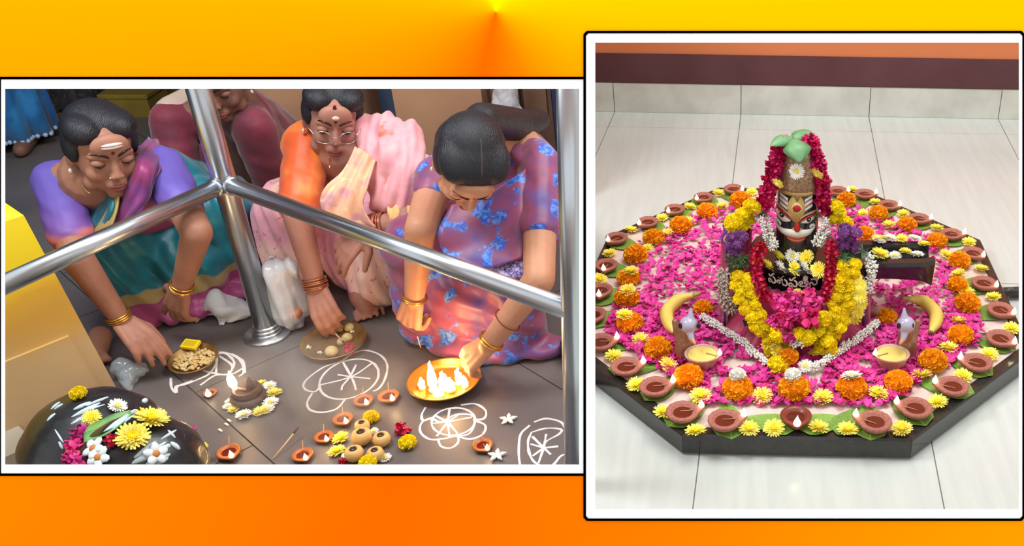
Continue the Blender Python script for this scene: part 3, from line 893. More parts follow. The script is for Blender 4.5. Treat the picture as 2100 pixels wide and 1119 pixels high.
# ------------------------------------------------------------------ the idol
IC = V((0.172, 2.276, TZ))
COLR, DRUMR = 0.055, 0.115
def idol():
    root = empty('stone_idol', IC)
    tag(root, 'black stone lingam with painted face and crown on a spouted base', 'idol')
    gloss = mat('oiled_black_stone', S(30, 30, 32), 0.18, color2=S(40, 40, 42), nscale=40, coat=.4)
    x, y = IC.x, IC.y
    mb = MB(); mb.lathe([(.0, TZ), (.175, TZ), (.18, .075), (.175, .10), (.14, .125), (.118, .15), (.112, .18), (.112, .247), (.121, .249), (.124, .256), (.121, .263), (.108, .265), (.0, .264)], 56, (x, y, 0))
    mb.build('base', gloss, root)
    # spout
    mb = MB(); n = 10
    rows = []
    for i in range(n + 1):
        t = i / n; xx = x + .085 + .275 * t
        w = .068 - .010 * t; zt = .252 + (.006 if t > .93 else 0); zb = .186 + .012 * math.sin(t * PI) - (.012 if t > .9 else 0)
        ch = .228
        rows.append([V((xx, y + a, z)) for a, z in ((-w, zt), (-w * 1.02, zt - .012), (-w * .8, zb), (w * .8, zb), (w * 1.02, zt - .012), (w, zt), (w * .62, zt), (w * .5, ch), (-w * .5, ch), (-w * .62, zt), (-w, zt))])
    mb.grid(rows)
    k = len(rows[0])
    mb.add(rows[-1], [tuple(range(k - 1))])
    mb.build('spout', gloss, root, smooth=False)
    # column with face
    mb = MB(); mb.lathe([(.0, .262), (.058, .262), (.056, .27), (COLR, .30), (COLR, .42), (.053, .447), (.047, .466), (.03, .484), (0, .49)], 48, (x, y, 0))
    colo = mb.build('column', gloss, root)
    # crown: rough gilt wrap
    gilt = NT('gilt_crown')
    nz = gilt.noise(140, 4)
    gilt.l(gilt.ramp(nz, [(.35, S(126, 98, 74)), (.6, S(166, 136, 104)), (.75, S(214, 192, 160))]), gilt.b.inputs['Base Color'])
    gilt.b.inputs['Metallic'].default_value = .25; gilt.b.inputs['Roughness'].default_value = .55; gilt.bump(nz, .6, .003)
    mb = MB(); mb.lathe([(.056, .444), (.0585, .446), (.058, .47), (.056, .50), (.051, .53), (.044, .552), (.03, .566), (0, .572)], 44, (x, y, 0))
    mb.build('crown', gilt.mat, root)
    mb = MB(); mb.lathe([(.0575, .452), (.0598, .449), (.0598, .444), (.0575, .441)], 44, (x, y, 0)); mb.build('crown_band', mat('gold_cord', S(196, 160, 96), .4, .6), root)
    yf = y - COLR
    def fz(zx, zy):
        p = Y(1580 + zx / 4.307, 260 + zy / 4.307, yf)
        return p.x - x, p.z
    def srf(u, z, off):
        r = COLR + off
        a = math.asin(max(-.985, min(.985, u / COLR)))
        return V((x + r * math.sin(a), y - r * math.cos(a), z))
    def strip(name, cols, m, off=.0012, parent=None, sub=3):
        # cols: (zx, zy_top, zy_bottom) in zoomed picture units, converted to metres on the column
        fine = []
        for (a, b) in zip(cols, cols[1:]):
            for k_ in range(sub):
                t = k_ / sub; fine.append(tuple(a[q] * (1 - t) + b[q] * t for q in range(3)))
        fine.append(cols[-1])
        mb = MB(); top = []; bot = []; ti = []; bi = []
        for zx, zt, zb in fine:
            u, z1 = fz(zx, zt); _, z0 = fz(zx, zb)
            top.append(srf(u, z1, off)); bot.append(srf(u, z0, off)); ti.append(srf(u, z1, -.002)); bi.append(srf(u, z0, -.002))
        mb.grid([ti, top, [(a + b) / 2 + (V((0, -1, 0)) * off * .5) for a, b in zip(top, bot)], bot, bi])
        return mb.build(name, m, parent or root)
    white = mat('white_face_paint', S(238, 236, 228), .5); pinkl = mat('pink_face_paint', S(206, 160, 150), .5)
    cream = mat('cream_face_paint', S(222, 202, 150), .5); red = mat('red_face_paint', S(176, 36, 28), .4); dark = mat('dark_face_paint', S(16, 14, 14), .3)
    ochre = mat('ochre_face_paint', S(200, 168, 96), .5); lip = mat('lip_face_paint', S(186, 84, 68), .45)
    # forehead ash stripes
    for zy in (640, 680, 722):
        strip('ash_stripe', [(88, zy - 22, zy - 4), (120, zy - 12, zy + 10), (158, zy + 6, zy + 28)], white)
        strip('ash_stripe', [(302, zy + 6, zy + 28), (340, zy - 12, zy + 10), (372, zy - 22, zy - 4)], white)
    for zy in (664, 704):
        strip('ash_line', [(88, zy - 16, zy - 10), (158, zy + 8, zy + 14)], pinkl, .0010)
        strip('ash_line', [(302, zy + 8, zy + 14), (372, zy - 16, zy - 10)], pinkl, .0010)
    # forehead emblem
    strip('forehead_emblem', [(150, 715, 725), (165, 665, 775), (185, 630, 810), (215, 600, 838), (235, 590, 845), (262, 605, 835), (288, 640, 800), (303, 690, 755), (310, 715, 725)], ochre, .0018)
    strip('emblem_eye', [(188, 718, 722), (196, 690, 752), (215, 672, 768), (236, 666, 772), (258, 676, 764), (274, 700, 742), (280, 718, 724)], cream, .0026)
    strip('emblem_dot', [(198, 716, 720), (206, 698, 738), (222, 688, 748), (240, 686, 750), (256, 694, 742), (266, 708, 728), (270, 717, 719)], red, .0040)
    strip('emblem_plume', [(206, 600, 612), (225, 585, 640), (238, 580, 660), (252, 590, 640), (262, 602, 612)], mat('gilt_plume', S(150, 128, 80), .5, .4), .0035)
    # eyes
    for pts, ir, brow in (([(42, 778, 786), (60, 776, 822), (85, 782, 846), (115, 794, 856), (145, 812, 852), (178, 832, 838)], (88, 128), [(40, 752, 770), (70, 752, 772), (110, 766, 782), (150, 790, 802), (185, 818, 826)]),
                          ([(270, 842, 848), (300, 826, 852), (330, 812, 858), (360, 806, 850), (385, 806, 832), (400, 808, 814)], (318, 358), [(262, 832, 840), (300, 806, 818), (340, 792, 806), (380, 786, 804), (408, 790, 800)])):
        e = strip('eye', pts, white, .0014)
        a, b = ir
        mid = (a + b) / 2
        zc = 800 if a < 200 else 822
        strip('iris', [(a, zc, zc + 4), (a + 8, zc - 16, zc + 20), (mid, zc - 22, zc + 26), (b - 8, zc - 16, zc + 20), (b, zc, zc + 4)], dark, .0026, e)
        strip('glint', [(mid - 6, zc - 2, zc + 2), (mid, zc - 8, zc + 4), (mid + 6, zc - 2, zc + 2)], white, .0036, e)
        strip('eyelid', brow, red, .0030)
        strip('eyebrow', [(q[0], q[1] - 26, q[2] - 24) for q in brow], mat('brow_face_paint', S(190, 160, 130), .5), .0020)
    # nose
    mb = MB()
    u, z = fz(234, 840); u2, z2 = fz(236, 900)
    mb.cap(srf(u, z, -.004), srf(u2, z2, .001), .0055, .0085)
    mb.build('nose', red, root)
    for zx in (206, 266):
        u, z = fz(zx, 905); m2 = MB(); m2.ell(srf(u, z, .000), (.0045, .003, .004), nu=10, nv=8); m2.build('nostril', ochre, root)
    # moustache with curled ends
    strip('moustache', [(62, 900, 930), (80, 915, 948), (110, 918, 962), (150, 912, 966), (190, 908, 968), (234, 914, 972), (280, 908, 970), (320, 914, 966), (350, 915, 958), (376, 900, 936)], white, .0028)
    for sx, pts in ((-1, [(68, 925), (50, 905), (52, 880), (74, 872), (92, 884), (92, 902)]), (1, [(368, 928), (386, 908), (384, 890), (366, 882), (352, 890), (354, 902)])):
        path = []
        for (zx, zy) in pts:
            u, z = fz(zx, zy); path.append(srf(u, z, .001))
        m2 = MB(); m2.tube(catmull(path, 16), [.0036] * 10 + [.0034, .003, .0028, .0026, .0022, .0018], 7); m2.build('moustache_curl', white, root)
    strip('upper_lip', [(130, 966, 972), (170, 962, 984), (210, 966, 990), (234, 972, 992), (262, 966, 990), (295, 962, 984), (318, 966, 972)], lip, .0022)
    strip('lower_lip', [(150, 982, 988), (190, 990, 1012), (234, 994, 1018), (280, 990, 1010), (305, 982, 988)], lip, .0028)
    # lettering on the drum
    try:
        cu = bpy.data.curves.new('lettering', 'FONT'); cu.body = '\u0c2a\u0c36\u0c41\u0c2a\u0c24\u0c3f\u0c28\u0c3e\u0c25'
        cu.size = 1.0; cu.offset = .018
        to = bpy.data.objects.new('lettering_source', cu); COL.objects.link(to)
        dg = bpy.context.evaluated_depsgraph_get()
        me = bpy.data.meshes.new_from_object(to.evaluated_get(dg))
        bpy.data.objects.remove(to)
        xs = [v.co.x for v in me.vertices]; ys = [v.co.y for v in me.vertices]
        x0, x1, y0, y1 = min(xs), max(xs), min(ys), max(ys)
        wd, hz0, hz1 = .170, .205, .243
        for v in me.vertices:
            u = ((v.co.x - x0) / (x1 - x0) - .5) * wd + .002; zz_ = hz0 + (v.co.y - y0) / (y1 - y0) * (hz1 - hz0)
            a = u / .112
            v.co = V((math.sin(a) * .1134, -math.cos(a) * .1134, zz_ - TZ))
        me.materials.clear(); me.materials.append(white)
        lo = link('lettering', me, IC, root); lo['label'] = 'white painted Telugu lettering'
    except Exception as e: print('lettering failed', e)
    return root
idol()
def leaf_on_top():
    root = empty('bilva_leaf', Y(1632, 300, 2.25))
    tag(root, 'green three-lobed leaf drooping over the crown of the idol', 'leaf')
    m = mat('bilva_leaf_green', S(112, 160, 112), .45, color2=S(92, 140, 92), nscale=25)
    def lobe(pts, ws):
        path = catmull(pts, 12); mb = MB(); rows = []
        for i, p in enumerate(path):
            t = i / 11; w = ws * (math.sin(PI * min(1, t ** .8 * .94 + .05))) + .0008
            tg = (path[min(i + 1, 11)] - path[max(i - 1, 0)]).normalized()
            s = tg.cross(V((0, -.6, .8))).normalized(); n = s.cross(tg)
            rows.append([p + s * (w * q) - n * (w * .35 * q * q) for q in (-1, -.5, 0, .5, 1)])
        mb.grid(rows)
        o = mb.build('leaflet', m, root)
        md = o.modifiers.new('thickness', 'SOLIDIFY'); md.thickness = .0008
    c = Y(1628, 283, 2.255)
    lobe([c, Y(1634, 296, 2.215), Y(1638, 315, 2.195), Y(1640, 334, 2.185)], .034)
    lobe([c, Y(1610, 284, 2.24), Y(1594, 290, 2.225), Y(1580, 299, 2.21)], .017)
    lobe([c, Y(1645, 276, 2.27), Y(1660, 276, 2.28), Y(1670, 288, 2.27)], .019)
    lobe([c, Y(1634, 272, 2.29), Y(1640, 268, 2.31)], .010)
leaf_on_top()

# ------------------------------------------------------------------ cloth round the base
def base_cloth():
    magenta = mat('magenta_satin', S(176, 22, 78), .45, color2=S(150, 14, 62), nscale=25, sheen=.4)
    root = empty('draped_cloth', IC)
    tag(root, 'magenta satin cloth with blue and gold border wrapped round the idol base', 'cloth')
    mb = MB(); rows = []
    N = 120
    for i, (r, z) in enumerate(((.122, .200), (.135, .175), (.150, .14), (.172, .10), (.198, .072), (.214, .063))):
        row = []
        for j in range(N + 1):
            a = 2 * PI * j / N
            k = i / 5
            rr_ = r + .012 * k * math.sin(a * 17 + math.sin(a * 5) * 1.5) + .005 * math.sin(a * 31)
            row.append(IC + V((rr_ * math.sin(a), -rr_ * math.cos(a), z - TZ + .003 * k)))
        rows.append(row)
    mb.grid(rows); o = mb.build('skirt', magenta, root)
    md = o.modifiers.new('thickness', 'SOLIDIFY'); md.thickness = .002
    blue = mat('blue_cloth_border', S(66, 52, 150), .5); gold = mat('gold_cloth_border', S(196, 150, 90), .45, .3)
    for sgn, a0, a1, zt in ((-1, 1.15, 2.5, .305), (1, 1.15, 2.5, .235)):
        rows = []; brows = []; grows = []
        for i in range(26):
            t = i / 25; a = (a0 + (a1 - a0) * t) * sgn
            top = zt - .06 * (2 * t - 1) ** 2 * (1 if t > .5 else .6)
            row = []
            for k in range(8):
                s = k / 7
                r = .205 - .012 * s + .006 * math.sin(a * 21 + s * 2)
                row.append(IC + V((r * math.sin(a), -r * math.cos(a), .004 + (top - TZ - .004) * s)))
            rows.append(row)
        mb = MB(); mb.grid(rows); o = mb.build('side_wrap', magenta, root)
        md = o.modifiers.new('thickness', 'SOLIDIFY'); md.thickness = .003
        # border along the leading edge and the top
        edge = [r[-1] for r in rows]
        path = [p for p in rows[0]] + edge[1:]
        m2 = MB(); m2.tube(path, .0055, 6, flat=.5); m2.build('border', blue, root)
        m2 = MB(); m2.tube([p + (IC + V((0, 0, p.z - IC.z)) - p).normalized() * .007 + V((0, -.002, -.004)) for p in path], .0045, 6, flat=.5); m2.build('border_trim', gold, root)
base_cloth()

# ------------------------------------------------------------------ garlands
M_STR = mat('garland_thread', S(180, 160, 110), .9)
def garland(name, label, pts, meshes, step, size, rad=0.0, around=1, part='bloom', jit=.15, seed=1, group=None, out=V((0, -1, .4)), thread=True, cat='garland'):
    rnd = random.Random(seed)
    fine = catmull(pts, 160)
    root = empty(name, base_point(fine)); tag(root, label, cat, group)
    L = 0; last = None; k = 0; nxt = 0
    out = out.normalized()
    for i, p in enumerate(fine):
        if last is not None: L += (p - last).length
        last = p
        if L < nxt: continue
        nxt += step
        t = (fine[min(i + 1, 159)] - fine[max(i - 1, 0)]).normalized()
        s = t.cross(out).normalized(); n = s.cross(t)
        for q in range(around):
            a = (q / around) * PI * 2 + k * 2.4 if around > 2 else (q - (around - 1) / 2) * 1.1
            dirn = (n * math.cos(a) + s * math.sin(a))
            c = p + dirn * rad + V((rnd.uniform(-1, 1), rnd.uniform(-1, 1), rnd.uniform(-1, 1))) * size * jit
            b = bpy.data.objects.new(part, meshes[rnd.randrange(len(meshes))]); COL.objects.link(b); b.parent = root
            b.location = c - wloc(root) - dirn * size * .45
            sz = size * rnd.uniform(.88, 1.12); b.scale = (sz,) * 3
            b.rotation_euler = (dirn + V((rnd.uniform(-.3, .3), rnd.uniform(-.3, .3), rnd.uniform(-.3, .3)))).to_track_quat('Z', 'Y').to_euler()
        k += 1
    if thread:
        m = MB(); m.tube(fine[::8] + [fine[-1]], .0016, 5); m.build('thread', M_STR, root)
    return root
YB = 2.276
# crimson-pink rose garlands down both sides of the crown
garland('rose_garland', 'magenta rose garland hanging beside the crown above the purple asters on the cloth wing', [Y(1607, 290, 2.26), Y(1594, 322, 2.25), Y(1584, 360, 2.245), Y(1574, 400, 2.24), Y(1566, 424, 2.235)], ME_HOT, .012, .017, .009, 2, seed=1, group='rose garlands at the crown')
garland('rose_garland', 'magenta rose garland hanging beside the crown on the spout side', [Y(1660, 288, 2.27), Y(1672, 322, 2.25), Y(1682, 360, 2.245), Y(1689, 400, 2.24), Y(1697, 438, 2.235)], ME_HOT, .012, .017, .009, 2, seed=2, group='rose garlands at the crown')
# white jasmine beside the face
garland('jasmine_garland', 'white jasmine cluster hanging along the painted cheek away from the spout', [Y(1562, 448, 2.22), Y(1573, 470, 2.215), Y(1580, 490, 2.21), Y(1586, 508, 2.2)], ME_JAS, .010, .013, .009, 3, seed=3, group='jasmine beside the face')
garland('jasmine_garland', 'white jasmine cluster hanging along the painted cheek on the spout side', [Y(1698, 448, 2.22), Y(1691, 468, 2.215), Y(1683, 488, 2.21), Y(1676, 506, 2.2)], ME_JAS, .010, .013, .009, 3, seed=4, group='jasmine beside the face')
def bunch(name, label, c, meshes, n, spread, size, seed, group=None, part='bloom', cat='flowers'):
    rnd = random.Random(seed)
    root = empty(name, c); tag(root, label, cat, group)
    for i in range(n):
        b = bpy.data.objects.new(part, meshes[rnd.randrange(len(meshes))]); COL.objects.link(b); b.parent = root
        b.location = (rnd.uniform(-1, 1) * spread[0], rnd.uniform(-1, 1) * spread[1], rnd.uniform(-1, 1) * spread[2] - size * .4)
        sz = size * rnd.uniform(.85, 1.15); b.scale = (sz,) * 3
        b.rotation_euler = (rnd.uniform(-.2, .9), rnd.uniform(-.5, .5), rnd.uniform(0, 6.3))
    return root
SIDE_N = 'on the side away from the spout'; SIDE_S = 'on the spout side'
for c, sd, w in (((1564, 437), 11, SIDE_N), ((1692, 439), 12, SIDE_S)):
    bunch('green_sprig', 'dark green leaf sprig under the magenta rose garland ' + w, Y(c[0], c[1], 2.225), ME_SPRIG, 4, (.016, .008, .010), .015, sd, 'green sprigs under the rose garlands', 'sprig', 'sprig')
# big multicolour garland, both halves
for half, (w, pts_y, pp, gg, low, sd) in enumerate((
    (SIDE_N, [(1536, 420), (1514, 440), (1516, 462), (1538, 452), (1505, 455)], [(1508, 496), (1520, 490), (1506, 510)], [(1505, 532), (1518, 545), (1508, 558), (1525, 528)],
     [(1524, 566, 2.14), (1527, 590, 2.12), (1535, 620, 2.10), (1550, 650, 2.08), (1570, 675, 2.07), (1588, 700, 2.06), (1600, 722, 2.05)], 20),
    (SIDE_S, [(1712, 418), (1722, 436), (1735, 452), (1714, 446)], [(1730, 474), (1746, 486), (1734, 500), (1748, 506)], [(1730, 522), (1752, 526), (1765, 520)],
     [(1742, 540, 2.15), (1738, 566, 2.13), (1730, 596, 2.11), (1722, 625, 2.10), (1712, 655, 2.08), (1700, 684, 2.07), (1690, 712, 2.05)], 40))):
    root = empty('flower_garland', Y(low[-1][0], low[-1][1], low[-1][2])); tag(root, 'thick yellow marigold garland with purple and green tufts ' + w, 'garland', 'yellow garlands round the idol')
    rnd = random.Random(sd)
    def putb(nm, me, c, size):
        b = bpy.data.objects.new(nm, me); COL.objects.link(b); b.parent = root
        b.location = c - wloc(root); b.scale = (size * rnd.uniform(.9, 1.1),) * 3
        b.rotation_euler = (rnd.uniform(.1, .8), rnd.uniform(-.4, .4), rnd.uniform(0, 6.3))
    for (px, py) in pts_y:
        for q in range(2):
            putb('marigold_bloom', ME_GY[0], Y(px + rnd.uniform(-6, 6), py + rnd.uniform(-5, 5), 2.24 + rnd.uniform(-.02, .02)) - V((0, 0, .012)), .021)
    for (px, py) in pp:
        for q in range(3): putb('aster_bloom', ME_PURP[0], Y(px + rnd.uniform(-7, 7), py + rnd.uniform(-7, 7), 2.19 + rnd.uniform(-.02, .02)) - V((0, 0, .010)), .018)
    for (px, py) in gg:
        for q in range(3): putb('leaf_tuft', ME_SPRIG[0], Y(px + rnd.uniform(-8, 8), py + rnd.uniform(-7, 7), 2.17 + rnd.uniform(-.02, .02)) - V((0, 0, .010)), .022)
    path = catmull([Y(*q) for q in low], 60); L = 0; nxt = 0; last = path[0]
    for q in path:
        L += (q - last).length; last = q
        if L >= nxt:
            nxt += .016
            for dx in (-.012, .012): putb('marigold_bloom', ME_GY[0], q + V((dx + rnd.uniform(-.003, .003), rnd.uniform(-.004, .004), -.014)), .0185)
    m = MB(); m.tube(path[::5] + [path[-1]], .002, 5); m.build('thread', M_STR, root)
# crimson strands inside the yellow garland
garland('crimson_garland', 'crimson rose strand hanging inside the yellow garland ' + SIDE_N, [Y(1560, 506, 2.17), Y(1553, 530, 2.155), Y(1552, 560, 2.14), Y(1560, 590, 2.12), Y(1568, 612, 2.11)], ME_CRIM, .012, .014, .008, 2, seed=5, group='crimson strands')
garland('crimson_garland', 'crimson rose strand hanging inside the yellow garland ' + SIDE_S, [Y(1704, 502, 2.17), Y(1706, 530, 2.155), Y(1704, 560, 2.14), Y(1698, 590, 2.12), Y(1692, 612, 2.11)], ME_CRIM, .012, .014, .008, 2, seed=6, group='crimson strands')
# pale tuberose strands outside
garland('tuberose_garland', 'faded tuberose strand hanging against the cloth ' + SIDE_N, [Y(1484, 560, 2.15), Y(1480, 585, 2.13), Y(1486, 610, 2.12), Y(1500, 632, 2.12)], ME_TUB, .012, .016, .010, 2, seed=7, group='tuberose strands')
garland('tuberose_garland', 'white tuberose strand hanging against the blue cloth border ' + SIDE_S, [Y(1778, 525, 2.2), Y(1786, 550, 2.18), Y(1784, 575, 2.17), Y(1774, 595, 2.16)], ME_JAS, .011, .016, .010, 2, seed=8, group='tuberose strands')
garland('chrysanthemum_strand', 'drooping yellow chrysanthemum strand beside the white tuberose', [Y(1755, 570, 2.13), Y(1762, 598, 2.11), Y(1764, 620, 2.10), Y(1748, 665, 2.10)], [ME_YEL[0]], .022, .019, .004, 1, seed=9)
# jasmine strings on the tray, meeting in front
zj = TZ + .018
garland('jasmine_string', 'white jasmine string lying on the petals ' + SIDE_N, [Z(1442, 653, zj), Z(1480, 676, zj), Z(1520, 702, zj), Z(1550, 728, zj), Z(1572, 748, zj)], ME_JAS, .0115, .0125, .008, 2, seed=13, group='jasmine strings on the tray', out=V((0, -.3, 1)))
garland('jasmine_string', 'white jasmine string lying on the petals ' + SIDE_S, [Z(1798, 664, zj), Z(1768, 690, zj), Z(1730, 716, zj), Z(1698, 738, zj), Z(1666, 758, zj)], ME_JAS, .0115, .0125, .008, 2, seed=14, group='jasmine strings on the tray', out=V((0, -.3, 1)))
# flowers heaped at the foot
HEAP = [(1600, 612, 2.10, 'p', .024), (1625, 604, 2.11, 'p', .022), (1650, 612, 2.10, 'p', .024), (1672, 618, 2.10, 'p', .020), (1640, 628, 2.08, 'p', .026), (1612, 640, 2.07, 'p', .026), (1658, 655, 2.05, 'r', .032), (1632, 636, 2.06, 'p', .022),
        (1578, 655, 2.07, 'p', .020), (1610, 660, 2.05, 'p', .024), (1617, 688, 2.04, 'p', .024), (1590, 682, 2.05, 'y', .024), (1604, 668, 2.05, 'p', .018), (1640, 690, 2.04, 'y', .022), (1660, 692, 2.04, 'y', .022), (1684, 652, 2.07, 'y', .022), (1684, 676, 2.06, 'y', .020),
        (1632, 708, 2.03, 'j', .016), (1624, 704, 2.03, 'j', .016), (1642, 704, 2.03, 'j', .016), (1634, 698, 2.035, 'j', .015),
        (1580, 702, 2.05, 'c', .022), (1592, 716, 2.03, 'c', .022), (1590, 748, 2.0, 'y', .027), (1618, 736, 2.015, 'm', .028), (1652, 748, 2.0, 'w', .020), (1675, 722, 2.04, 'c', .022), (1693, 724, 2.04, 'c', .020), (1648, 607, 2.13, 'c', .018), (1634, 600, 2.14, 'c', .018), (1655, 598, 2.14, 'p', .016), (1697, 700, 2.05, 'y', .019)]
KIND = {'p': (ME_PROSE[0], 'pink rose heaped at the foot of the idol', 'pink_rose'), 'r': (ME_HOT[0], 'large deep magenta rose lying on the flower heap below the lettering', 'magenta_rose'), 'y': (ME_GY[0], 'yellow marigold in the heap at the foot of the idol', 'yellow_marigold'),
        'j': (ME_JAS[0], 'white jasmine tuft on the heap at the foot of the idol', 'jasmine_tuft'), 'c': (ME_YEL, 'yellow chrysanthemum in the heap at the foot of the idol', 'yellow_chrysanthemum'), 'm': (ME_MARI[0], 'orange marigold with ragged petals just behind the front row, below the jasmine tufts', 'marigold'), 'w': (ME_WHI, 'small cream chrysanthemum beside the ragged marigold behind the front row', 'white_chrysanthemum')}
for (px, py, yy, k, s) in HEAP:
    me, lab, nm = KIND[k]
    q = Y(px, py, yy); q.z = max(q.z - s * .4, TZ + .002)
    place_flower(nm, me, q, s, lab, 'flower', 'flowers heaped below the idol', (random.uniform(.2, .9), random.uniform(-.3, .3)))
# flowers on the drum and on the spout
for i, (px, py, k) in enumerate(((1595, 517, 'y'), (1625, 515, 'w'), (1655, 518, 'y'), (1573, 542, 'y'), (1600, 546, 'w'), (1627, 547, 'y'), (1650, 548, 'w'), (1678, 549, 'y'))):
    q = Z(px, py, .285); q.z = .268
    if i > 2: q = Z(px, py - 3, .272); q.z = .260
    place_flower('yellow_chrysanthemum' if k == 'y' else 'white_chrysanthemum', ME_YEL if k == 'y' else ME_WHI, q, .0215, ('yellow' if k == 'y' else 'white') + ' chrysanthemum in the row under the painted chin', 'flower', ('yellow' if k == 'y' else 'white') + ' flowers under the chin', (.75, random.uniform(-.2, .2)))
for (px, py, k, s) in ((1795, 466, 'y', .018), (1823, 474, 'w', .018), (1846, 474, 'y', .017), (1803, 490, 'w', .018), (1874, 480, 'w', .018), (1837, 512, 'w', .017), (1857, 512, 'y', .017), (1882, 510, 'w', .019), (1896, 497, 'y', .017), (1804, 518, 'y', .024), (1812, 470, 'y', .015)):
    q = Z(px, py, .262); q.z = .253
    q.x = min(q.x, IC.x + .345); q.y = min(max(q.y, YB - .066), YB + .066)
    if k == 'w' and q.y > YB - .03 and q.y < YB + .03: q.z = .240
    place_flower('yellow_chrysanthemum' if k == 'y' else 'white_chrysanthemum', ME_YEL if k == 'y' else ME_WHI, q, s, ('yellow' if k == 'y' else 'white') + ' chrysanthemum lying on the black spout', 'flower', ('yellow' if k == 'y' else 'white') + ' flowers on the spout', (.2, 0))
for (px, py) in ((1828, 492), (1840, 488), (1850, 494), (1842, 497), (1860, 490), (1833, 498), (1822, 486), (1866, 496)):
    q = Z(px, py, .25); q.z = .236
    o = link('rose_petal', ME_PET[random.randrange(4)], q); o.scale = (.016,) * 3; o.rotation_euler = (random.uniform(-.3, .3), random.uniform(-.3, .3), random.uniform(0, 6))
    tag(o, 'pink rose petal lying in the channel of the black spout', 'petal', 'petals in the spout')
# loose flowers on the crown
place_flower('white_chrysanthemum', ME_WHI, Y(1635, 351, 2.222), .0195, 'white chrysanthemum fixed to the middle of the crown', 'flower', None, (1.2, 0))
place_flower('yellow_chrysanthemum', ME_YEL, Y(1672, 361, 2.22), .019, 'yellow chrysanthemum between the crown and the spout-side rose garland', 'flower', None, (1.1, .2))
place_flower('yellow_chrysanthemum', ME_YEL, Y(1592, 380, 2.215), .017, 'yellow chrysanthemum on the rose garland away from the spout', 'flower', None, (1.0, -.5))
# ------------------------------------------------------------------ the temple room
def temple_room():
    st = NT('dark_stone_floor')
    n1 = t1 = st.noise(2.5, 6.0)
    c = st.ramp(n1, [(.3, S(92, 86, 86)), (.7, S(112, 104, 102))])
    st.l(c, st.b.inputs['Base Color']); st.b.inputs['Roughness'].default_value = .42
    st.bump(st.noise(60, 4.0), .08, .001)
    pts = [(-3.4, 0.55)] + [(x - 0.0, y) for x, y in PART[:1]] + [(x, y) for x, y in PART[1:]] + [(-3.4, 5.26)]
    m = MB(); m.prism(pts, -.06, -.0015)
    fl = m.build('floor', mat('floor_joint_dirt', S(52, 46, 44), .9), smooth=False, loc=(-1.5, 2.6, -.06))
    tag(fl, 'dark grey stone slab floor where the women squat', 'floor', kind='structure')
    # slabs: joints follow the diagonal seen by the lamps
    a = math.radians(-41); ux, uy = V((math.cos(a), math.sin(a))), V((-math.sin(a), math.cos(a)))
    o = V(Z(400, 805, 0)[:2])
    for i in range(-4, 5):
        for j in range(-4, 5):
            w, h = .92, .62
            sh = .0 if j % 2 == 0 else .31
            q = [o + ux * (i * w + sh + .0015 + (w - .003) * dx) + uy * (j * h + .0015 + (h - .003) * dy) for dx, dy in ((0, 0), (1, 0), (1, 1), (0, 1))]
            pp = clip_left([(p.x, p.y) for p in q])
            if len(pp) < 3: continue
            mb = MB(); mb.prism(pp, -.012, 0.0, inset=.0004); mb.build('stone_slab', st.mat, fl, smooth=False)
    tan = mat('tan_wall_wash', S(190, 148, 112), .85, color2=S(170, 128, 98), nscale=2.2, bump=.1, bscale=30)
    rear = MB(); rear.box((-2.4, 5.0, 1.1), (3.6, .08, 2.3)); w = rear.build('wall_far', mat('dim_blue_grey_wall', S(56, 66, 84), .9, color2=S(44, 52, 70), nscale=2), smooth=False)
    tag(w, 'dim blue-grey wall far behind the standing devotees', 'wall', kind='structure')
    lw = MB(); lw.box((-3.42, 2.9, 1.1), (.06, 4.3, 2.3)); w = lw.build('wall_left', mat('dim_blue_grey_wall', S(56, 66, 84)), smooth=False)
    tag(w, 'dim side wall of the temple room', 'wall', kind='structure')
    ce = MB(); ce.prism([(-3.4, 1.72), (part_x(1.72) - .012, 1.72), (part_x(4.2) - .012, 4.2), (part_x(5.0) - .012, 5.0), (-3.4, 5.0)], 2.25, 2.31); w = ce.build('ceiling', mat('temple_ceiling_wash', S(170, 160, 150), .9), smooth=False)  # out-of-view part of the room, added to shut out world light
    tag(w, 'plain plastered ceiling over the praying women', 'ceiling', kind='structure')
    # tan masonry with door recesses
    def seg(nm, xa, xb, ya, yb, m_, z1=2.2):
        mb = MB(); mb.box(((xa + xb) / 2, (ya + yb) / 2, z1 / 2), (xb - xa, yb - ya, z1)); return mb.build(nm, m_, smooth=False)
    p = seg('wall_pillar', -1.88, -1.36, 3.43, 3.9, tan); tag(p, 'broad tan plastered pillar behind the woman in the orange blouse', 'pillar', kind='structure')
    p = seg('wall_rear', -1.22, -.90, 3.36, 3.9, tan); tag(p, 'tan plastered wall between the two doors behind the women', 'wall', kind='structure')
    d = seg('door_1', -1.36, -1.22, 3.6, 3.64, mat('blue_grey_door', S(78, 100, 128), .6, color2=S(64, 86, 116), nscale=5)); tag(d, 'narrow blue-grey door beside the tan pillar', 'door', kind='structure')
    dm = mat('brown_door', S(124, 96, 78), .6, color2=S(110, 84, 68), nscale=8)
    d = seg('door_2', -.90, -.665, 3.44, 3.48, dm); tag(d, 'brown wooden panel door behind the bowed woman', 'door', kind='structure')
    for zc in (.45, 1.15):
        for xc in (-.842, -.724):
            mb = MB(); mb.box((xc, 3.438, zc), (.085, .014, .55)); mb.build('door_panel', mat('brown_door_panel', S(140, 108, 86), .6), d, smooth=False)
    mb = MB(); mb.box((-.783, 3.43, 1.0), (.014, .03, 2.0)); mb.build('door_stile', mat('dark_door_stile', S(84, 56, 46), .6), d, smooth=False)
    d = seg('door_3', -.655, -.60, 3.40, 3.43, mat('dark_blue_door', S(44, 62, 96), .6)); tag(d, 'dark blue door edge next to the steel post', 'door', kind='structure')
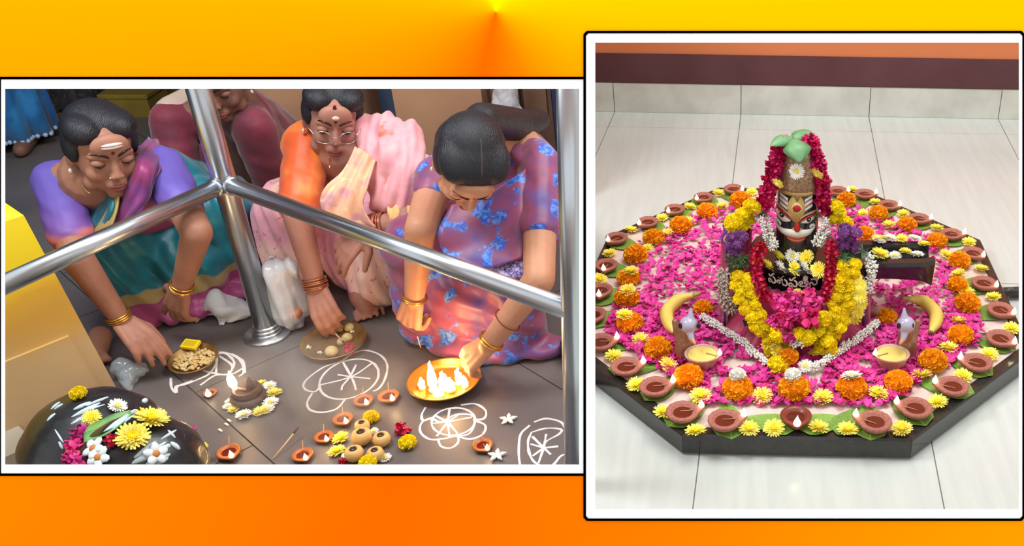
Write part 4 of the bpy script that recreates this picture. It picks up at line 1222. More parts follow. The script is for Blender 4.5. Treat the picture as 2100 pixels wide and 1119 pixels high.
def clip_left(poly):
    out = []
    def inside(p): return (part_x(p[1]) - .002) - p[0]
    n = len(poly)
    if max(p[1] for p in poly) < .6 or min(p[1] for p in poly) > 5.2 or min(p[0] for p in poly) < -3.5: return []
    for i in range(n):
        a, b = poly[i], poly[(i + 1) % n]; ia, ib = inside(a), inside(b)
        if ia >= 0: out.append(a)
        if (ia >= 0) != (ib >= 0):
            t = ia / (ia - ib); out.append((a[0] + (b[0] - a[0]) * t, a[1] + (b[1] - a[1]) * t))
    return out
temple_room()

# ------------------------------------------------------------------ yellow masonry block
def yellow_block():
    t = NT('worn_yellow_paint')
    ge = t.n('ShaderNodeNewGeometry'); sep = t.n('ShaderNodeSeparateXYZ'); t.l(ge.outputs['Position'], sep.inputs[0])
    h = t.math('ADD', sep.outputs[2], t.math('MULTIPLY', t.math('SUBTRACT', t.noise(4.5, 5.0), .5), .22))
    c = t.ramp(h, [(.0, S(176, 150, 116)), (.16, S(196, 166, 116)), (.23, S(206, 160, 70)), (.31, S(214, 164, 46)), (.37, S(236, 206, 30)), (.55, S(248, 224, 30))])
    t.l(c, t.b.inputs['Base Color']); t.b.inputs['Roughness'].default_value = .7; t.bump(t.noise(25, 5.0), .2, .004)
    F = Z(243, 803, 0)
    A = Z(20, 905, 0)
    dirn = (A - F).normalized(); nor = V((-dirn.y, dirn.x, 0))
    if nor.y < 0: nor = -nor
    root = empty('yellow_plinth', F); tag(root, 'worn yellow painted masonry plinth beside the squatting woman in teal', 'plinth')
    L = .75; dep = .16; Ht = .545
    def q(a, b): return (F + dirn * a + nor * b)[:2]
    def taper(poly0, poly1, z0, z1):
        m_ = MB(); n_ = len(poly0)
        m_.add([V((*p, z0)) for p in poly0] + [V((*p, z1)) for p in poly1], [(i, (i + 1) % n_, n_ + (i + 1) % n_, n_ + i) for i in range(n_)] + [tuple(range(n_ - 1, -1, -1)), tuple(range(n_, 2 * n_))]); return m_
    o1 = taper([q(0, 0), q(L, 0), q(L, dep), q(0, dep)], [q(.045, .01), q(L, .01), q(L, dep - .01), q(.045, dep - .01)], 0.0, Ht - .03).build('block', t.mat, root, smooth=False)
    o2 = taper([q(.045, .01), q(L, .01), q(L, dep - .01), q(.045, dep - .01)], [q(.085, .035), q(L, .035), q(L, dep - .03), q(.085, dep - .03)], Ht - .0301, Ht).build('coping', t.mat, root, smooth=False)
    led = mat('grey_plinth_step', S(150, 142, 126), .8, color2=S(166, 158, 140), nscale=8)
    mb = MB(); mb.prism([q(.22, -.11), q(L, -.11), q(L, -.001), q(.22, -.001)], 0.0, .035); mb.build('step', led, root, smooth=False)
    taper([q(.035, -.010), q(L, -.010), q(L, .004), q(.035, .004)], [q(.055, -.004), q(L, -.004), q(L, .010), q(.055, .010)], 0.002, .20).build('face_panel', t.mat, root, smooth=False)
yellow_block()

# ------------------------------------------------------------------ steel railing
def railing():
    st = NT('brushed_stainless_steel')
    st.b.inputs['Base Color'].default_value = S(196, 204, 212); st.b.inputs['Metallic'].default_value = 1.0
    st.b.inputs['Roughness'].default_value = .30
    st.bump(st.noise(200, 2.0), .03, .0005)
    F = Z(550, 686, 0)
    J = V((F.x, F.y, .46))
    root = empty('steel_railing', F); tag(root, 'stainless steel railing with posts and two low tubes round the lamps', 'railing')
    mb = MB(); mb.tube([F, F + V((0, 0, 1.1))], .0285, 28); mb.build('post', st.mat, root)
    for z, r in ((.004, .062), (.012, .040), (.022, .037), (.032, .034)):
        m2 = MB(); m2.lathe([(0, z - .004), (r - .002, z - .004), (r, z), (r - .002, z + .004), (0, z + .004)], 36, F); m2.build('flange_ring', st.mat, root)
    A = Z(-60, 614, .46); Bp = V((-.320, 1.652, .46))
    mb = MB(); mb.tube([J, A], .0215, 24); mb.build('rail', st.mat, root)
    mb = MB(); mb.tube([J, Bp], .0215, 24); mb.build('rail', st.mat, root)
    mb = MB(); d1 = (A - J).normalized(); d2 = (Bp - J).normalized()
    mb.tube([J + d1 * .024, J + d1 * .036], .0245, 24); mb.tube([J + d2 * .024, J + d2 * .036], .0245, 24); mb.build('weld_collar', st.mat, root)
    # second post, leaning a little
    base = V((-.349, 1.652, 0)); top = base + V((.074, 0, 1.1))
    mb = MB(); mb.tube([base, top], .0225, 28); mb.build('post', st.mat, root)
railing()
# ------------------------------------------------------------------ people
def skin_mat(name, base, dark):
    return mat(name, base, .5, color2=dark, nscale=14, lo=.35, hi=.8, spec=.35, bump=.04, bscale=260)
SK_L = skin_mat('skin_brown', S(168, 120, 98), S(150, 102, 84))
SK_M = skin_mat('skin_brown_rose', S(172, 122, 104), S(152, 102, 90))
SK_R = skin_mat('skin_light_brown', S(206, 150, 118), S(190, 132, 104))
SK_D = skin_mat('skin_dusky', S(130, 92, 78), S(112, 78, 66))
def hair_mat():
    t = NT('black_hair')
    w = t.n('ShaderNodeTexWave', i_Scale=105.0, i_Distortion=9.0, i_Detail=5.0); t.l(t.obj(), w.inputs['Vector'])
    t.l(t.ramp(w.outputs['Fac'], [(.2, S(16, 17, 22)), (.8, S(34, 36, 46))]), t.b.inputs['Base Color'])
    t.b.inputs['Roughness'].default_value = .5; t.bump(w.outputs['Fac'], .45, .0016)
    return t.mat
M_HAIR = hair_mat()
M_GOLD = mat('gold_jewellery', S(230, 176, 84), .25, .9)
M_EYEW = mat('eye_white', S(224, 216, 206), .25); M_EYED = mat('eye_dark', S(26, 18, 16), .2); M_LIP = mat('lips_rose_brown', S(140, 74, 70), .45); M_BINDI = mat('bindi_maroon', S(96, 14, 22), .4); M_ASH = mat('forehead_ash', S(226, 214, 206), .8)

def frame(center, face, up):
    f = V(face).normalized(); u = V(up); u = (u - f * u.dot(f)).normalized()
    x = f.cross(u)            # person's right -> local -x ; local +x is the person's left
    R = Matrix(((-x).to_tuple(), (-f).to_tuple(), u.to_tuple())).transposed()
    def T(p): return V(center) + R @ V(p)
    return T, R
def view_frame(c, r, dn, roll=0.0):
    # head frame described as an onlooker sees it: r to the right, dn downwards, rest towards the onlooker
    v = (V((0, 0, CAM_H)) - V(c)).normalized(); rt = V((1, 0, 0)); rt = (rt - v * rt.dot(v)).normalized(); up = v.cross(rt)
    if up.z < 0: up = -up
    tv = math.sqrt(max(.02, 1 - r * r - dn * dn))
    f = v * tv + rt * r - up * dn
    return frame(c, f, up * math.cos(roll) + rt * math.sin(roll) + v * .15)
def head_prims(mb, T, R, s=1.0, slim=1.0):
    e = lambda c, r: mb.ell(T(V(c) * s), tuple(q * s for q in r), rot=R, nu=20, nv=14)
    c = lambda a, b, r0, r1=None: mb.cap(T(V(a) * s), T(V(b) * s), r0 * s, (r1 if r1 else r0) * s, n=12)
    e((0, .018, .028), (.073, .088, .080))
    e((0, -.020, -.018), (.064, .068, .080))
    e((0, -.030, -.055), (.050 * slim, .054, .050))
    e((0, -.066, -.092), (.022, .019, .019))
    for q in (-1, 1):
        e((q * .034, -.058, -.032), (.026, .024, .024))
        e((q * .046, -.035, -.07), (.018, .026, .020))
        e((q * .074, .004, -.012), (.010, .019, .030))
        c((q * .012, -.083, .022), (q * .044, -.068, .022), .010)
        e((q * .0095, -.099, -.029), (.008, .010, .007))
    c((0, -.080, .016), (0, -.098, -.022), .008, .0105)
    e((0, -.103, -.026), (.0085, .010, .008))
    e((0, -.082, -.060), (.026, .016, .016))
    e((0, -.072, .045), (.046, .022, .034))
def face_parts(root, T, R, s, skin, look_down=True, bindi=True, ash='bar', glasses=False, nosepin=False):
    def part(nm, fn, m, parent=None):
        mb = MB(); fn(mb); return mb.build(nm, m, parent or root)
    for q in (-1, 1):
        ec = V((q * .032, -.073, .002)) * s
        eye = part('eye', lambda mb: mb.ell(T(ec), tuple(k * s for k in (.0155, .0125, .0115)), rot=R, nu=16, nv=12), M_EYEW)
        part('iris', lambda mb: mb.ell(T(ec + V((0, -.0105, -.004)) * s), tuple(k * s for k in (.0062, .0032, .0060)), rot=R, nu=12, nv=8), M_EYED, eye)
        part('eyelid', lambda mb: mb.ell(T(ec + V((0, -.0008, .0035)) * s), tuple(k * s for k in (.0172, .0142, .0112)), rot=R, nu=16, nv=12), skin, eye)
        lash = [T((ec + V((q * a, -.0138 + abs(a) * .25, -.0052 + abs(a) * .10)) * s) if False else (ec + V((a * s, (-.0138 + a * a * 28) * s, (-.0050 + a * a * 22) * s)))) for a in (-.015, -.010, -.005, 0, .005, .010, .015)]
        part('eyelash', lambda mb: mb.tube(lash, [.0008 * s, .0014 * s, .0017 * s, .0018 * s, .0017 * s, .0014 * s, .0008 * s], 6), M_EYED, eye)
        bp = [T(V((q * a, -b, c)) * s) for a, b, c in ((.010, .0925, .024), (.022, .090, .031), (.036, .081, .033), (.050, .067, .027))]
        part('eyebrow', lambda mb: mb.tube(catmull(bp, 10), [k * s for k in (.0016, .0028, .0034, .0036, .0036, .0034, .003, .0026, .002, .001)], 6), M_EYED)
    lp = [T(V((a, b, c)) * s) for a, b, c in ((-.022, -.086, -.062), (-.010, -.0965, -.058), (0, -.098, -.0595), (.010, -.0965, -.058), (.022, -.086, -.062))]
    part('upper_lip', lambda mb: mb.tube(catmull(lp, 11), [k * s for k in (.001, .0028, .004, .0046, .0046, .0042, .0046, .0046, .004, .0028, .001)], 7), M_LIP)
    lp2 = [T(V((a, b, c)) * s) for a, b, c in ((-.020, -.086, -.064), (-.010, -.095, -.067), (0, -.0965, -.068), (.010, -.095, -.067), (.020, -.086, -.064))]
    part('lower_lip', lambda mb: mb.tube(catmull(lp2, 11), [k * s for k in (.001, .003, .0044, .0052, .0056, .0058, .0056, .0052, .0044, .003, .001)], 7), M_LIP)
    if bindi: part('bindi', lambda mb: mb.ell(T(V((0, -.0925, .037)) * s), tuple(k * s for k in (.0046, .0026, .0050)), rot=R, nu=10, nv=8), M_BINDI)
    if ash == 'bar': part('forehead_ash', lambda mb: [mb.tube(catmull([T(V((a, -math.sqrt(max(0, 1 - (a / .062) ** 2)) * .020 - .0755, z)) * s) for a in (-.024, -.012, 0, .012, .024)], 9), [k * s for k in (.001, .003, .0042, .0046, .0046, .0046, .0042, .003, .001)], 6) for z in (.054, .061)], M_ASH)
    elif ash == 'dot':
        part('forehead_ash', lambda mb: mb.ell(T(V((0, -.0945, .050)) * s), tuple(k * s for k in (.010, .0025, .0065)), rot=R, nu=10, nv=8), M_ASH)
        part('hairline_mark', lambda mb: mb.ell(T(V((-.002, -.083, .078)) * s), tuple(k * s for k in (.005, .003, .008)), rot=R, nu=10, nv=8), M_BINDI)
    if nosepin: part('nose_pin', lambda mb: mb.ell(T(V((-.0175, -.103, -.027)) * s), .0028 * s, nu=8, nv=6), mat('silver_pin', S(230, 226, 220), .2, .8))
    for q in (-1, 1):
        part('earring', lambda mb: mb.ell(T(V((q * .080, -.004, -.046)) * s), tuple(k * s for k in (.0055, .006, .008)), rot=R, nu=10, nv=8), mat('pearl_earring', S(226, 220, 206), .25, .4))
    if glasses:
        gm = mat('silver_wire', S(190, 190, 196), .25, .9)
        for q in (-1, 1):
            ring = [T(V((q * .033 + .024 * math.cos(a), -.103 + .30 * (.024 * math.cos(a)) * q * .9, -.008 + .019 * math.sin(a))) * s) for a in [2 * PI * k / 24 for k in range(25)]]
            part('spectacle_rim', lambda mb: mb.tube(ring, .0011 * s, 6, caps=False), gm)
            lens = [T(V((q * .033 + .0225 * math.cos(a), -.103 + .30 * (.0225 * math.cos(a)) * q * .9, -.008 + .0175 * math.sin(a))) * s) for a in [2 * PI * k / 20 for k in range(20)]]
            part('spectacle_lens', lambda mb: mb.add(lens, [tuple(range(20))]), mat('spectacle_glass', (1, 1, 1, 1), .02, trans=1.0, alpha=.18, ior=1.1))
            part('spectacle_arm', lambda mb: mb.tube([T(V((q * .057, -.096, -.002)) * s), T(V((q * .075, -.05, 0)) * s), T(V((q * .080, .0, .002)) * s)], .0011 * s, 5), gm)
        part('spectacle_bridge', lambda mb: mb.tube(catmull([T(V(p) * s) for p in ((-.010, -.108, -.006), (0, -.112, -.002), (.010, -.108, -.006))], 7), .0012 * s, 6), gm)
def hand_prims(mb, wrist, d, n, side, curls, s=1.0, spread=.12, thumb=.5):
    # d: towards the fingers, n: out of the back of the hand, side: +1/-1 chooses the thumb side (d x n)
    d = V(d).normalized(); n = V(n); n = (n - d * n.dot(d)).normalized(); l = d.cross(n) * side
    w = V(wrist)
    for i in range(4):
        off = (.030 - .0195 * i) * s
        kn = w + d * ((.082 - .004 * abs(i - 1)) * s) + l * off + n * (.003 * s)
        mb.cap(w + d * .012 * s + l * off * .62, kn, .0125 * s, .0105 * s, n=10)
        ln = (.072, .080, .074, .058)[i] * s
        q = (d + l * (spread * (1.2 - .8 * i))).normalized()
        ax = q.cross(n).normalized()
        p = kn; cur = q
        cl = curls[i] if hasattr(curls[i], '__len__') else (curls[i], curls[i] * 1.1, curls[i] * .7)
        for k, (fr, r0, r1) in enumerate(((.44, .0098, .0090), (.31, .0090, .0082), (.25, .0082, .0066))):
            cur = Quaternion(ax, -cl[k]) @ cur
            e = p + cur * ln * fr
            mb.cap(p, e, r0 * s, r1 * s, n=10); p = e
    mb.ell(w + d * .044 * s, (.030 * s, .038 * s, .013 * s), rot=Matrix((l.to_tuple(), d.to_tuple(), n.to_tuple())).transposed())
    tb = w + d * .020 * s + l * .026 * s
    td = (d * .62 + l * (.75 - thumb * .5) - n * (.25 + thumb * .35)).normalized()
    e1 = tb + td * .036 * s
    td2 = (td * .7 + d * .55 - l * .15 * thumb - n * .15).normalized(); e2 = e1 + td2 * .030 * s; e3 = e2 + (td2 + d * .2 - n * .2).normalized() * .022 * s
    mb.cap(w + d * .012 * s + l * .014 * s, e1, .0135 * s, .0120 * s, n=10); mb.cap(e1, e2, .0112 * s, .0100 * s, n=10); mb.cap(e2, e3, .0098 * s, .0078 * s, n=10)
def bangle(root, c, axis, r, n=1, gap=.007, m=None, tube=.0022, name='bangle', flat=1.0):
    ax = V(axis).normalized(); a = ax.orthogonal().normalized(); b = ax.cross(a)
    for i in range(n):
        cc = V(c) + ax * (i - (n - 1) / 2) * gap
        rr_ = r * random.uniform(.98, 1.04)
        tl_ = Quaternion(a, random.uniform(-.08, .08))
        mb = MB(); mb.tube([cc + tl_ @ (a * math.cos(q) * rr_ + b * math.sin(q) * rr_) for q in [2 * PI * k / 28 for k in range(29)]], tube, 6, caps=False); mb.build(name, m or M_GOLD, root)
def folds(k, amp, freq, wob=1.2):
    k = V(k).normalized()
    def f(co, no):
        w = noise.noise(co * 5.0) * wob
        return no * (amp * (.6 * math.sin(co.dot(k) * freq + w * 3) + .4 * math.sin(co.dot(k) * freq * 2.3 + w * 5 + 1) + .5 * noise.noise(co * 22)))
    return f
def drape(name, rows, m, root, n1=28, n2=18, ripple=.004, freq=9, thick=.004, seed=0, amp2=.0):
    rr_ = [catmull(r, n2) for r in rows]
    cols = [catmull([r[j] for r in rr_], n1) for j in range(n2)]
    g = [[cols[j][i].copy() for j in range(n2)] for i in range(n1)]
    out = []
    for i in range(n1):
        row = []
        for j in range(n2):
            a = g[min(i + 1, n1 - 1)][j] - g[max(i - 1, 0)][j]; b = g[i][min(j + 1, n2 - 1)] - g[i][max(j - 1, 0)]
            nn = b.cross(a); nn = nn.normalized() if nn.length > 1e-9 else V((0, -1, 0))
            row.append(g[i][j] + nn * (ripple * math.sin(j / (n2 - 1) * freq * 2 * PI / 3 + seed + .6 * math.sin(i * .35)) + amp2 * noise.noise(g[i][j] * 16)))
        out.append(row)
    mb = MB(); mb.grid(out); o = mb.build(name, m, root)
    if thick:
        md = o.modifiers.new('thickness', 'SOLIDIFY'); md.thickness = thick; md.offset = 0
    return o
def hair_prims(mb, T, R, s, bun=None, low=True):
    e = lambda c, r: mb.ell(T(V(c) * s), tuple(q * s for q in r), rot=R, nu=20, nv=14)
    e((0, .030, .042), (.081, .088, .080))
    e((0, .050, .000), (.079, .070, .080))
    for q in (-1, 1):
        e((q * .042, -.010, .072), (.042, .058, .036))
        e((q * .068, .012, .015), (.018, .045, .045))
    if bun: e(bun[0], bun[1])
# cloth materials
def two_tone(name, a, b, scale, lo=.45, hi=.55, rough=.6, detail=3.0, extra=None, sheen=.25):
    t = NT(name)
    c = t.ramp(t.noise(scale, detail), [(lo, a), (hi, b)])
    if extra is not None:
        ec, es, el, eh = extra
        f = t.ramp(t.noise(es, 4.0, dist=1.2), [(el, (0, 0, 0, 1)), (eh, (1, 1, 1, 1))])
        c = t.mix(f, c, ec)
    t.l(c, t.b.inputs['Base Color']); t.b.inputs['Roughness'].default_value = rough
    t.b.inputs['Sheen Weight'].default_value = sheen
    t.bump(t.noise(420, 2.0), .12, .0006)
    return t.mat
def teal_sari_mat():
    t = NT('teal_silk')
    ge = t.n('ShaderNodeNewGeometry'); sep = t.n('ShaderNodeSeparateXYZ'); t.l(ge.outputs['Position'], sep.inputs[0])
    h = t.math('ADD', sep.outputs[2], t.math('MULTIPLY', t.math('SUBTRACT', t.noise(7, 2.0), .5), .10))
    teal = t.ramp(t.noise(16, 5.0), [(.35, S(0, 104, 122)), (.65, S(0, 132, 150))])
    band = t.ramp(h, [(.0, S(170, 70, 130)), (.085, S(160, 66, 128)), (.09, S(170, 150, 96)), (.125, S(160, 146, 96)), (.13, S(0, 90, 104))], 'CONSTANT')
    mask = t.ramp(h, [(.13, (0, 0, 0, 1)), (.131, (1, 1, 1, 1))])
    t.l(t.mix(mask, band, teal), t.b.inputs['Base Color']); t.b.inputs['Roughness'].default_value = .4; t.b.inputs['Sheen Weight'].default_value = .3
    return t.mat
def blue_maroon_mat():
    t = NT('blue_maroon_print_silk')
    v = t.n('ShaderNodeTexVoronoi', i_Scale=15.0); v.feature = 'F1'
    dn = t.n('ShaderNodeTexNoise', i_Scale=22.0, i_Detail=3.0); t.l(t.obj(), dn.inputs['Vector'])
    mx = t.n('ShaderNodeMix', data_type='VECTOR'); mx.inputs[0].default_value = .10; t.l(t.obj(), mx.inputs[4]); t.l(dn.outputs['Color'], mx.inputs[5])
    t.l(mx.outputs[1], v.inputs['Vector'])
    base = t.ramp(t.noise(9, 3.0), [(.35, S(116, 62, 104)), (.5, S(150, 70, 104)), (.68, S(92, 66, 140))])
    f = t.ramp(v.outputs['Distance'], [(.30, (1, 1, 1, 1)), (.40, (0, 0, 0, 1))])
    st = t.ramp(t.noise(55, 4.0, dist=1.5), [(.42, S(40, 76, 190)), (.55, S(70, 140, 232)), (.7, S(150, 150, 220))])
    t.l(t.mix(f, base, st), t.b.inputs['Base Color']); t.b.inputs['Roughness'].default_value = .45; t.b.inputs['Sheen Weight'].default_value = .3
    return t.mat
def cotton_print(name, ground, c1, c2, scale):
    t = NT(name)
    v = t.n('ShaderNodeTexVoronoi', i_Scale=scale); t.l(t.obj(), v.inputs['Vector'])
    f = t.ramp(v.outputs['Distance'], [(.38, (1, 1, 1, 1)), (.44, (0, 0, 0, 1))])
    c = t.ramp(v.outputs['Color'], [(.4, c1), (.6, c2)], 'CONSTANT')
    t.l(t.mix(f, ground, c), t.b.inputs['Base Color']); t.b.inputs['Roughness'].default_value = .8
    return t.mat
J = Z
def person(label, base, skin, prims_fn, voxel=.0042, sm=3):
    mb = MB(); prims_fn(mb)
    o = blob_obj('person', mb, skin, voxel, loc=base, smooth_it=sm)
    tag(o, label, 'person')
    return o

# --- woman in teal
def woman_teal():
    base = V((-1.58, 2.45, 0))
    hc = J(210, 305, .565); T, R = view_frame(hc, .26, .46, -.16)
    s = .95
    neck = T(V((0, .03, -.09)) * s); nb = J(175, 385, .47) + V((.0, .06, 0))
    shA = J(118, 372, .455); elA = J(158, 528, .345); wrA = J(248, 655, .155)
    shB = J(318, 352, .470) + V((0, .03, 0)); elB = J(404, 476, .375); wrB = J(371, 592, .195)
    hdA = (J(322, 728, .085) - wrA); hdB = (J(352, 682, .04) - wrB)
    def pr(mb):
        head_prims(mb, T, R, s)
        mb.cap(T(V((0, .028, -.075)) * s), nb, .048 * s, .055)
        mb.cap(shA, elA, .046, .037); mb.cap(elA, wrA, .037, .0235)
        mb.cap(shB, elB, .046, .037); mb.cap(elB, wrB, .037, .0235)
        mb.cap(shA, nb, .05, .055); mb.cap(shB, nb, .05, .055)
        mb.cap(nb, V((-1.66, 2.5, .30)), .09, .11)
        hand_prims(mb, wrA, hdA, (-.35, .15, .9), -1, [.25, .32, .38, .45], thumb=.7, spread=.05)
        hand_prims(mb, wrB, hdB, (.0, -.75, .45), 1, [.15, .22, .3, .42], thumb=.3, spread=.16)
        # foot peeping out beside the plinth
        f0 = J(205, 690, .03); mb.cap(f0, f0 + V((.035, -.075, -.004)), .03, .022)
        for k in range(4): mb.cap(f0 + V((.02 + .012 * k, -.08, -.008)), f0 + V((.03 + .013 * k, -.105 + .006 * k, -.014)), .009, .008, n=8)
    root = person('woman in teal silk sari and purple blouse leaning over a snack plate', base, SK_L, pr)
    face_parts(root, T, R, s, SK_L, ash='bar', nosepin=True)
    mb = MB(); hair_prims(mb, T, R, s, ((0, .115, -.012), (.045, .035, .045))); blob_obj('hair', mb, M_HAIR, .005, root, smooth_it=9)
    # blouse
    bl = NT('purple_pink_blouse')
    sep = bl.n('ShaderNodeSeparateXYZ'); ge = bl.n('ShaderNodeNewGeometry'); bl.l(ge.outputs['Position'], sep.inputs[0])
    h = bl.math('ADD', sep.outputs[2], bl.math('MULTIPLY', bl.math('SUBTRACT', bl.noise(12, 2.0), .5), .05))
    bl.l(bl.ramp(h, [(.36, S(196, 72, 118)), (.385, S(190, 110, 110)), (.40, S(120, 78, 156)), (.46, S(104, 88, 176))]), bl.b.inputs['Base Color']); bl.b.inputs['Roughness'].default_value = .55
    mb = MB()
    mb.cap(shA, shA.lerp(elA, .72), .058, .052); mb.cap(shB, shB.lerp(elB, .60), .058, .052)
    mb.cap(shA, nb + V((0, .05, -.045)), .058, .07); mb.cap(shB, nb + V((.02, .05, -.045)), .058, .07)
    mb.cap(nb + V((.02, .06, -.07)), V((-1.66, 2.52, .28)), .10, .125)
    blob_obj('blouse', mb, bl.mat, .006, root, smooth_it=5, disp=folds((.3, .2, 1), .0022, 70))
    # sari round lap and knees
    mb = MB()
    pel = V((-1.60, 2.66, .16)); kA = V((-1.69, 2.30, .25)); kB = V((-1.46, 2.50, .27))
    mb.cap(pel, kA, .16, .095); mb.cap(pel, kB, .16, .10); mb.cap(kA, V((-1.66, 2.33, .06)), .095, .09); mb.cap(kB, V((-1.47, 2.54, .06)), .10, .09)
    mb.ell((-1.59, 2.42, .13), (.15, .11, .14)); mb.cap(pel, V((-1.64, 2.50, .36)), .15, .105)
    mb.ell((-1.60, 2.38, .03), (.15, .10, .035)); mb.ell((-1.47, 2.50, .03), (.13, .10, .03))
    blob_obj('sari', mb, teal_sari_mat(), .008, root, smooth_it=6, disp=folds((1, .3, .35), .009, 60))
    # pallu over the shoulder
    mg = two_tone('magenta_purple_silk', S(150, 44, 100), S(120, 56, 130), 9, .4, .6, .45)
    drape('pallu', [[J(284, 296, .50) + V((0, .05, 0)), J(312, 308, .51) + V((0, .04, 0)), J(326, 345, .50)],
                    [J(268, 318, .53) + V((0, .02, 0)), J(300, 336, .53), J(316, 380, .47)],
                    [J(248, 370, .49), J(282, 385, .48), J(308, 408, .44)],
                    [J(240, 420, .43), J(264, 428, .43), J(286, 436, .42)],
                    [J(215, 470, .37), J(236, 476, .37), J(258, 480, .36)]], mg, root, ripple=.004, freq=7)
    drape('gold_border', [[J(234, 380, .475), J(246, 384, .476)], [J(222, 425, .43), J(240, 432, .43)], [J(196, 468, .38), J(222, 478, .38)], [J(160, 490, .345), J(200, 495, .35)]], mat('gold_sari_border', S(184, 164, 104), .45, .2), root, n2=8, ripple=.001)
    drape('bodice_fold', [[J(185, 385, .46), J(236, 385, .47)], [J(165, 425, .40) , J(232, 432, .43)], [J(155, 475, .345), J(210, 480, .37)]], MC.get('teal_fold') or two_tone('teal_fold_silk', S(0, 96, 112), S(0, 124, 140), 18, rough=.4), root, n2=10, ripple=.003)
    # purple train of the sari beside the far knee
    drape('sari_train', [[J(418, 560, .10), J(440, 500, .18), J(455, 470, .2)], [J(430, 585, .04), J(450, 545, .1), J(470, 520, .12)], [J(432, 600, .006), J(462, 575, .008), J(478, 560, .01)]], mg, root, ripple=.005, freq=8)
    for w, d in ((wrA, (wrA - elA)), (wrB, (wrB - elB))):
        d = d.normalized(); bangle(root, w - d * .012, d, .0285, 3, .0065)
    # necklace
    mb = MB(); mb.tube(catmull([J(143, 345, .50) + V((0, .02, 0)), J(152, 360, .495), J(165, 376, .49), J(178, 392, .48), J(184, 396, .478)], 14), .002, 5); mb.build('necklace', mat('pale_gold_chain', S(214, 196, 140), .3, .7), root)
woman_teal()

